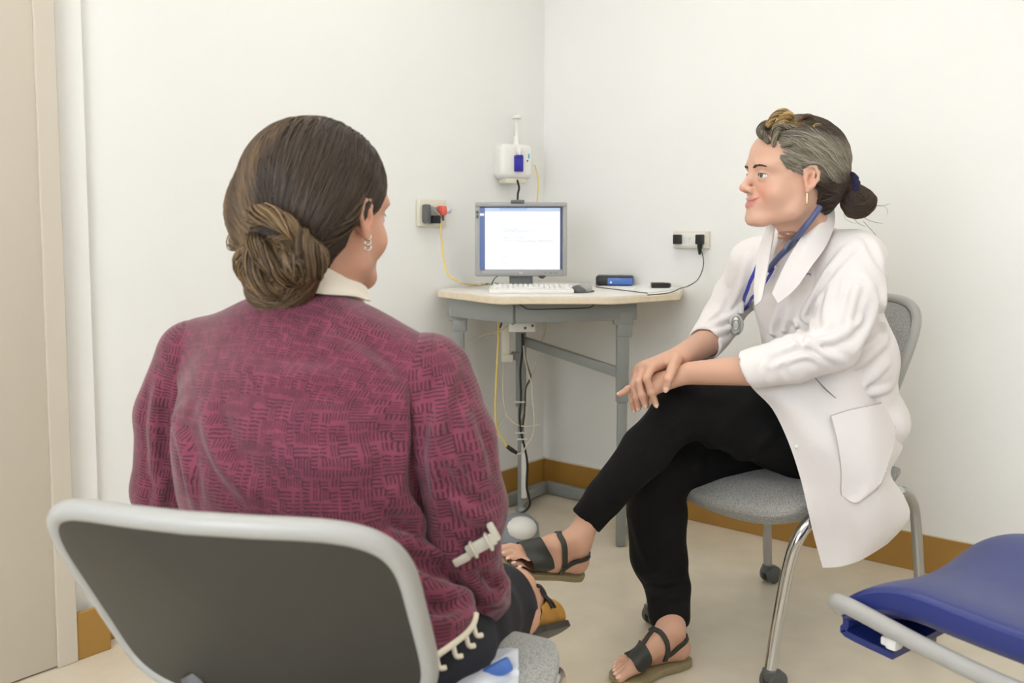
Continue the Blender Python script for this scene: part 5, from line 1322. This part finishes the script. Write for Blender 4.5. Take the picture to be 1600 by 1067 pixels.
# trousers and body below, crossed left foot
M_nav = mat('dark_navy_trousers', (20, 22, 32), .75, bump=.08, bscale=90)
S = Sdf(); S.ell(a3(560, 1010, 1.28), (.14, .19, .11), TQ); 
S.chain([a3(670, 1010, 1.30), a3(730, 970, 1.45), a3(762, 948, 1.62)], [.10, .086, .070], .05)
S.chain([a3(560, 1000, 1.35), a3(690, 940, 1.75)], [.10, .072], .05)
S.chain([a3(690, 940, 1.75), a3(750, 955, 1.70), a3(797, 962, 1.60)], [.065, .048, .038], .04)
S.chain([a3(778, 945, 1.62), a3(800, 1060, 1.72), a3(830, 1250, 1.75)], [.068, .055, .045], .04)
S.post.append(lambda P, d: d+wob(P, .002, 60, 23))
v_, q_ = surf(S, (-.6, 1.0, .04), (.25, 1.95, .72), .006); mk('trousers', smooth(v_, q_), q_, M_nav, pat)
# shirt collar band
# white scalloped trim along the hem
hp = []
for px, py, Y in ((655, 1052, 1.13), (690, 1040, 1.14), (720, 1025, 1.16), (735, 1008, 1.19), (748, 990, 1.22), (752, 972, 1.25)): hp.append(a3(px, py, Y))
hp = hit(cardS, [(652, 1040), (682, 1024), (708, 1006), (728, 990), (740, 974), (744, 958)], .003)
t = MB().tube([Vector(p) for p in hp], .0042, 8, 8)
for i in (1, 2, 3, 4):
    t.tube([Vector(hp[i]), Vector(hp[i])+Vector((.004, -.004, -.014)), Vector(hp[i])+Vector((.012, 0, -.016))], .0034, 6, 4)
mbuild(t, 'hem_trim', mat('ivory_trim', (222, 214, 194), .7), pat)
# head turned to the right
PHc = a3(508, 338, 1.42); PS = 1.07
PF = orth((.57, .82, -.02), (0, 0, 1))
S, PW = head_sdf(PF, PHc, PS, 1.1)
pn = a3(498, 490, 1.40); S.cone(PW(-.030, 0, -.05), pn, .054, .058, .03); S.cone(pn, pn-QL*.08-UP*.03, .05, .035, .04); S.cone(pn, pn+QL*.08-UP*.03, .05, .035, .04)
pfs = S; pcs = []
hv, hq = surf(S, PHc-np.array([.18, .18, .27]), PHc+np.array([.18, .18, .17]), .0021); pcs.append((hv, hq)); nh = len(hv)
S = Sdf()
S.ell(a3(478, 600, 1.39), (.085, .15, .16), TQ, k=.05); S.ell(a3(500, 850, 1.36), (.10, .15, .20), TQ, k=.08)
S.chain([a3(668, 590, 1.33), a3(722, 820, 1.31), a3(745, 918, 1.40)], [.040, .034, .030], .03); S.chain([a3(305, 560, 1.48), a3(264, 760, 1.52), a3(330, 850, 1.65)], [.045, .038, .032], .03)
S.chain([a3(690, 1000, 1.33), a3(778, 945, 1.62), a3(810, 1200, 1.74)], [.065, .045, .03], .04); S.chain([a3(560, 1000, 1.38), a3(690, 940, 1.75), a3(815, 965, 1.60)], [.065, .042, .034], .04)
pcs.append(surf(S, (-.75, 1.0, .15), (.25, 1.95, 1.0), .008))
# right hand resting on the thigh, forearm out of the cuff
ph = Sdf(); pw0, pw1 = a3(770, 925, 1.46), a3(785, 932, 1.54)
ph.cone(a3(755, 925, 1.43), pw1, .032, .026, .02)
mP = [a3(802, 925, 1.62), a3(792, 920, 1.63), a3(782, 918, 1.635), a3(772, 920, 1.63)]
fP = [[m+A3((-.01+.006*i, .035, -.006)), m+A3((-.012+.006*i, .056, -.020)), m+A3((-.014+.006*i, .066, -.036))] for i, m in enumerate(mP)]
tP = [a3(800, 932, 1.56), a3(808, 938, 1.58), a3(812, 942, 1.61), a3(812, 944, 1.63)]
make_hand(ph, pw1, mP, fP, tP, rp=.013, rf=.0085)
lo_, hi_ = bb([pw1, fP[0][2], fP[3][2], tP[3], a3(755, 925, 1.43)], .05); pcs.append(surf(ph, lo_, hi_, .0024))
# crossed left foot, toes away to the right
fo = Vector(a3(838, 958, 1.66)); fdx = (Vector(a3(876, 956, 1.86))-fo).normalized()
MP = frame(fo+Vector((0, 0, -.03)), fdx, Vector((-.55, -.25, 1)))
PSf, PT, ptoes = make_foot(MP, -1, s=.97); an_ = PT(-.02, 0, .085); PSf.cone(an_, a3(800, 958, 1.60), .028, .033, .02)
pcs.append(surf(PSf, *bb([PT(-.08, -.045, -.01), PT(.17, .045, 0), PT(0, 0, .1), a3(812, 962, 1.60)], .045), .0028))
bv, bq = merge(pcs); col = np.tile(lin((214, 164, 136)), (len(bv), 1)); col[:nh] = skin_tint(hv, PW, PF, PHc, PS, (216, 164, 138), lips=pfs.lips)
mk('body', bv, bq, M_skin, pat, col=col); eyes(PW, PF, PS, pat, (96, 84, 60), 0); brow_lash(pfs, PW, PF, PS, pat, mat('brow_hair_brown', (80, 60, 48), .6, attr=True))
ec = Vector(PW(.001, -.084, -.030)); t = MB()
for k in range(3): t.tube([ec+Vector((.0*k, 0, -.008*k))+Vector((.0045*math.cos(a), .0045*math.sin(a)*.4, .0045*math.sin(a))) for a in np.linspace(0, 2*PI, 9)], .0013, 6, 2)
mbuild(t, 'earring', mat('silver_jewel', (205, 200, 190), .2, metal=1), pat)
ribbon('shirt_collar', [a3(425, 440, 1.42), a3(455, 436, 1.36), a3(495, 438, 1.33), a3(530, 450, 1.34), a3(556, 470, 1.39)], [.030, .045, .048, .044, .022], mat('cream_shirt', (236, 228, 212), .7), pat, .003, lambda P: np.minimum(cardS(P), pfs(P)-.004), .003)
# mustard shoe with thin dark straps
sh = thing('shoe', 'mustard pointed flat shoe on the foot of the woman in the cardigan', 'shoe', MP.translation)
M_mus = mat('mustard_suede', (176, 128, 50), .7, noise=.08, nscale=30)
out = [(-.078, 0), (-.06, .026), (0, .030), (.06, .040), (.11, .042), (.15, .026), (.182, .0), (.16, -.022), (.12, -.038), (.06, -.038), (0, -.031), (-.06, -.026)]
cl = cat([Vector((x, y, 0)) for x, y in out], 4, True); n = len(cl); L0 = Vector(sh.location)
def shring(k, z, m=1): return [MP @ Vector((((p.x-.05)*k+.05)*.97, -p.y*k*.97, z+.0*p.x))-L0 for p in cl]
vs = shring(.96, -.016)+shring(1.03, -.015)+shring(1.03, -.004); fs = [list(range(n))]
for i in range(2):
    for k in range(n): fs.append([i*n+k, i*n+(k+1) % n, (i+1)*n+(k+1) % n, (i+1)*n+k])
fs.append([2*n+k for k in range(n)]); MB().add(vs, fs).build('sole', M_shell, sh)
def topz(x): return .030+.025*max(0, min(1, (x+.01)/.05))-.030*max(0, min(1, (x-.05)/.12))
SH = Sdf()
for (a_, b_, ra, rb) in (((-.05, 0, .018), (.03, 0, .020), .029, .031), ((.03, 0, .020), (.10, .004, .016), .034, .037), ((.10, .004, .016), (.165, 0, .006), .034, .012), ((.02, 0, .04), (.10, .004, .024), .030, .026)):
    SH.cone(PT(*a_), PT(*b_), ra, rb, .02, flat=(A3(MP.to_3x3() @ Vector((0, 0, 1))), 1.1))
zf = A3(MP.to_3x3() @ Vector((0, 0, 1))); o0 = PT(0, 0, 0)
SH.post.append(lambda P, d: np.maximum(d, -((P-o0) @ zf)-.004))
op = Sdf(); op.cone(PT(-.035, 0, .075), PT(.045, .0, .072), .036, .030, .01)
SH.sub(op, .006)
v_, q_ = surf(SH, *bb([PT(-.09, -.06, -.02), PT(.2, .06, .06)], .04), .003); mk('upper', smooth(v_, q_), q_, M_mus, sh)
for k, x in enumerate((.018, .040)):
    pts = [PT(x, .044*math.cos(a), .030+.040*math.sin(a)) for a in np.linspace(-.2, PI+.2, 11)]; pts = snap(lambda P: np.minimum(PSf(P), SH(P)), pts, .003, 4)
    mb_ = MB().tube([Vector(p) for p in pts], .0026, 8, 4); mbuild(mb_, 'strap', M_black, sh)
# white plastic clip held on the sleeve
wc = hit(slR, [(752, 850)], .007)[0]; cp_ = thing('plastic_clip', 'off white translucent plastic clip on the cardigan sleeve beside the sandal', 'clip', Vector(wc))
Rc = Matrix.Rotation(.5, 3, 'Y').inverted().to_3x3()
M_clip = mat('translucent_clip', (200, 195, 180), .35, coat=.3)
MB().box((0, -.004, 0), (.045, .008, .018), .003, Rc).box(Rc @ Vector((.012, -.006, .0)), (.005, .014, .026), .002, Rc).box(Rc @ Vector((-.012, -.006, 0)), (.005, .014, .024), .002, Rc).build('body', M_clip, cp_)
MB().box(Rc @ Vector((-.034, -.002, -.006)), (.026, .007, .012), .003, Rc).build('tab', M_clip, cp_)
MB().box(Rc @ Vector((.024, -.003, .008)), (.010, .010, .028), .003, Rc).build('jaw', M_clip, cp_)
# hair: cap, swept strands, low bun
zg = [-.12, -.09, -.06, -.035, -.018, -.006, .01, .03, .06, .09, .105, .13]; xg = [-.07, -.055, -.048, -.038, -.030, .002, .030, .052, .074, .086, .094, .14]
S = hcap(PW, PF, PHc, PS, zg, xg, grow=1.04)
PB = PW(-.088, -.026, -.056)
for y, z, r in ((0, .045, .060), (.05, .0, .05), (-.04, .0, .045), (.035, -.045, .045), (-.01, -.04, .045), (.062, .01, .044)): S.ell(PW(-.058, y, z), (r, r, r*1.1), PF, k=.04)
def cutp(P):
    q = ((P-PHc) @ PF)/PS; g = np.interp(q[:, 2], zg, xg)+.003*np.sin(q[:, 2]*180+q[:, 1]*50); return (g-q[:, 0])*PS*.8
S.sub(cutp, .006)
S.post.append(lambda P, d: d+wob((P-PHc) @ PF, .0022, 130, 27, dirn=(.1, 1, .2)))
phS = S; bS = Sdf()
bS.ell(PB, (.040, .052, .042), PF); bS.ell(PB+PF @ np.array([-.018, -.038, -.008]), (.032, .036, .030), PF, k=.02); bS.ell(PB+PF @ np.array([-.008, .036, -.040]), (.034, .032, .040), PF, k=.02); bS.ell(PB+PF @ np.array([-.004, .0, -.038]), (.03, .04, .034), PF, k=.02)
bS.post.append(lambda P, d: d+wob(P, .003, 150, 4))
def pcol(Pq):
    q = ((Pq.reshape(-1, 3)-PHc) @ PF)/PS; a = np.clip((q[:, 1]-.0)*9+.25+.5*np.sin(q[:, 1]*70+q[:, 2]*20), 0, 1)[:, None]; g = np.clip((q[:, 0]-.03)*25, 0, 1)[:, None]*np.clip((.07-q[:, 2])*30, 0, 1)[:, None]*.4
    c = lin((62, 48, 36))*(1-a)+lin((112, 90, 64))*a; c = c*(1-g)+lin((130, 120, 100))*g; return c.reshape(Pq.shape)
v1, q1 = surf(S, PHc-.20, PHc+.20, .0026); hb = mk('hair', v1, q1, M_hair, pat, col=pcol(v1)*.7)
rs = np.random.RandomState(8); cand = v1[rs.choice(len(v1), 9000)]; cand = cand[:5200]
def dfp(P, k):
    d = PB-P; d /= np.linalg.norm(d, axis=1, keepdims=True)+1e-9; q = ((P-PHc) @ PF)/PS
    return d*.8+(PF @ np.array([-.35, 0, -.5]))[None]*np.clip(q[:, 2:3]*10+.3, 0, 1)
def cfp(X, rs): return pcol(X)*(.5+.95*rs.rand(len(X), 1, 1)**1.3)
hair(phS, cand, dfp, 22, .0085, .0011, .0030, cfp, 'hair_strands', M_hair_s, hb, jitter=.15, seed=11)
v2, q2 = surf(bS, PB-.13, PB+.13, .0026); mk('bun', v2, q2, M_hair, hb, col=np.tile(lin((70, 54, 40)), (len(v2), 1)))
cand = v2[rs.choice(len(v2), 1300)]; ax_ = PF @ np.array([.95, .2, .25])
def bcol(X, r): k = r.rand(len(X), 1, 1); return (lin((60, 45, 32))*(1-k)+lin((140, 112, 78))*k)*np.ones(X.shape)*(.6+.6*r.rand(len(X), 1, 1))
hair(bS, cand, lambda P, k: np.cross(np.tile(ax_, (len(P), 1)), P-PB)*16+(P-PB)*0, 18, .0075, .0011, .003, bcol, 'bun_strands', M_hair_s, hb, jitter=.28, seed=12)
for i, (pts, n_, rad, c0, c1) in enumerate((
    ([(-0.103, 0.023, -0.024), (-0.128, 0.003, -0.006), (-0.143, -0.037, -0.004), (-0.138, -0.077, -0.016), (-0.128, -0.097, -0.039)], 90, .016, (150, 122, 84), (92, 70, 48)),
    ([(-0.128, -0.092, -0.024), (-0.138, -0.114, -0.044), (-0.123, -0.112, -0.074), (-0.108, -0.087, -0.079)], 80, .015, (120, 96, 66), (70, 54, 38)),
    ([(-0.118, 0.018, -0.039), (-0.128, 0.026, -0.069), (-0.113, 0.016, -0.099), (-0.093, 0.033, -0.114)], 90, .015, (158, 128, 86), (90, 68, 46)),
    ([(-0.128, 0.008, -0.034), (-0.138, -0.007, -0.069), (-0.128, -0.027, -0.099), (-0.103, -0.042, -0.109)], 80, .013, (150, 122, 84), (76, 58, 42)),
    ([(-0.138, -0.002, -0.029), (-0.148, -0.032, -0.049), (-0.138, -0.062, -0.079), (-0.108, -0.072, -0.094)], 80, .014, (130, 104, 72), (70, 54, 38)),
    ([(-0.030, 0.100, 0.020), (-0.055, 0.106, -0.015), (-0.085, 0.095, -0.040), (-0.098, 0.058, -0.039)], 80, .014, (148, 124, 90), (84, 66, 48)),
    ([(-0.020, -0.092, 0.030), (-0.040, -0.094, -0.005), (-0.070, -0.075, -0.035), (-0.088, -0.052, -0.049)], 70, .010, (96, 76, 52), (60, 46, 34)))):
    lock([PW(*p) for p in pts], n_, rad, .0010, c0, c1, 'hair_lock', M_hair_s, hb, turns=.6, seed=60+i, taper=.4)
# ---------------------------------------------------------------- crumpled white and blue cloth on the near chair's seat
g = []
rs = np.random.RandomState(2)
for j in range(6):
    g.append([at(690+i*24, 1085-j*11-(i*3), 1.14+.03*j+.012*rs.normal()) for i in range(6)])
t = MB().sheet(g, .003, 4); vv2 = np.array([list(v) for v in t.v]); vv2[:, 2] += wob(vv2, .010, 60, 3)+wob(vv2, .005, 140, 4); t.v = [Vector(v) for v in vv2]
tag(t.build('crumpled_cloth', mat('white_blue_cloth', (222, 226, 236), .6)), 'crumpled white cloth on the seat of the near grey chair', 'cloth')
t = MB().box((0, 0, 0), (.040, .012, .020), .004, Matrix.Rotation(-.5, 3, 'Y'), 2); t.v = [v+at(778, 1046, 1.20) for v in t.v]
tag(t.build('blue_tag', M_blue), 'small blue tag on the crumpled white cloth', 'tag')
# ---------------------------------------------------------------- blue upholstered chair at the right edge
bl = thing('blue_chair', 'blue vinyl padded chair with grey tube frame at the right edge', 'chair', (.88, 1.455, 0), math.atan2(.6, .8))
# local: +y forward (toward the desk's left), x right ; front-left corner near the tube
def bsp(u, v, top):   # u across (-1 near side .. 1 far side), v front(-1).. back(1)
    x = u*.235; y = -v*.24; z = .470+.024*abs(u)**2.2-.012
    if v < -.35: k = (-v-.35)/.65; z -= .060*k**2.2; 
    z += .012*math.sin(3*u+2*v)*.4
    b_ = (1-abs(u)**6)*(1-abs(v)**8); th = .022+.018*b_
    return (x*(1-.06*v*v), y, z+(th if top else -th*.8))
n = 26; vs = []; fs = []
for top in (1, 0):
    for i in range(n+1):
        for j in range(n+1): vs.append(bsp(-1+2*i/n, -1+2*j/n, top))
K = (n+1)**2; ix = lambda i, j: i*(n+1)+j
for i in range(n):
    for j in range(n): q = [ix(i, j), ix(i+1, j), ix(i+1, j+1), ix(i, j+1)]; fs.append(q); fs.append([K+k for k in q[::-1]])
per = [ix(i, 0) for i in range(n+1)]+[ix(n, j) for j in range(1, n+1)]+[ix(i, n) for i in range(n-1, -1, -1)]+[ix(0, j) for j in range(n-1, 0, -1)]
for k in range(len(per)): a, b = per[k], per[(k+1) % len(per)]; fs.append([b, a, K+a, K+b])
o = MB().add(vs, fs).build('seat', M_vinyl, bl); md = o.modifiers.new('s', 'SUBSURF'); md.levels = md.render_levels = 1
MB().sheet([[(x, .235+.004*math.sin(x*20), z) for x in np.linspace(-.20, .20, 5)] for z in (.42, .40, .385)]+[[(x, .15, .378) for x in np.linspace(-.20, .20, 5)]], .012, 4).build('underside', M_vinyl, bl)
for s_ in (-1, 1):
    MB().tube([(s_*.222, .236, .437-.012*(s_+1)), (s_*.236, .232, .452-.012*(s_+1)), (s_*.246, .19, .455-.012*(s_+1)), (s_*.247, .06, .436), (s_*.248, -.08, .425), (s_*.25, -.28, .430), (s_*.252, -.34, .50), (s_*.252, -.36, .62)], .0145, 12).build('side_tube', M_rim, bl)
    MB().tube([(s_*.245, -.07, .425), (s_*.25, -.075, .2), (s_*.25, -.078, .012)], .016, 12).build('leg', M_rim, bl)
    MB().tube([(s_*.245, .12, .43), (s_*.20, .10, .20), (s_*.16, .08, .012)], .013, 12).build('leg', M_rim, bl) if s_ > 0 else None
    MB().box((s_*.232, .13, .418), (.026, .02, .02), .005).box((s_*.215, .15, .412), (.03, .012, .014), .003).build('bracket', M_white, bl)
    MB().ball((s_*.236, .205, .452), .007).build('stud', M_satin, bl)
MB().box((.0, -.20, .33), (.44, .10, .16), .02).build('lower_panel', M_vinyl, bl)
MB().box((0, -.36, .72), (.46, .05, .34), .02, seg=3).build('backrest', M_vinyl, bl)
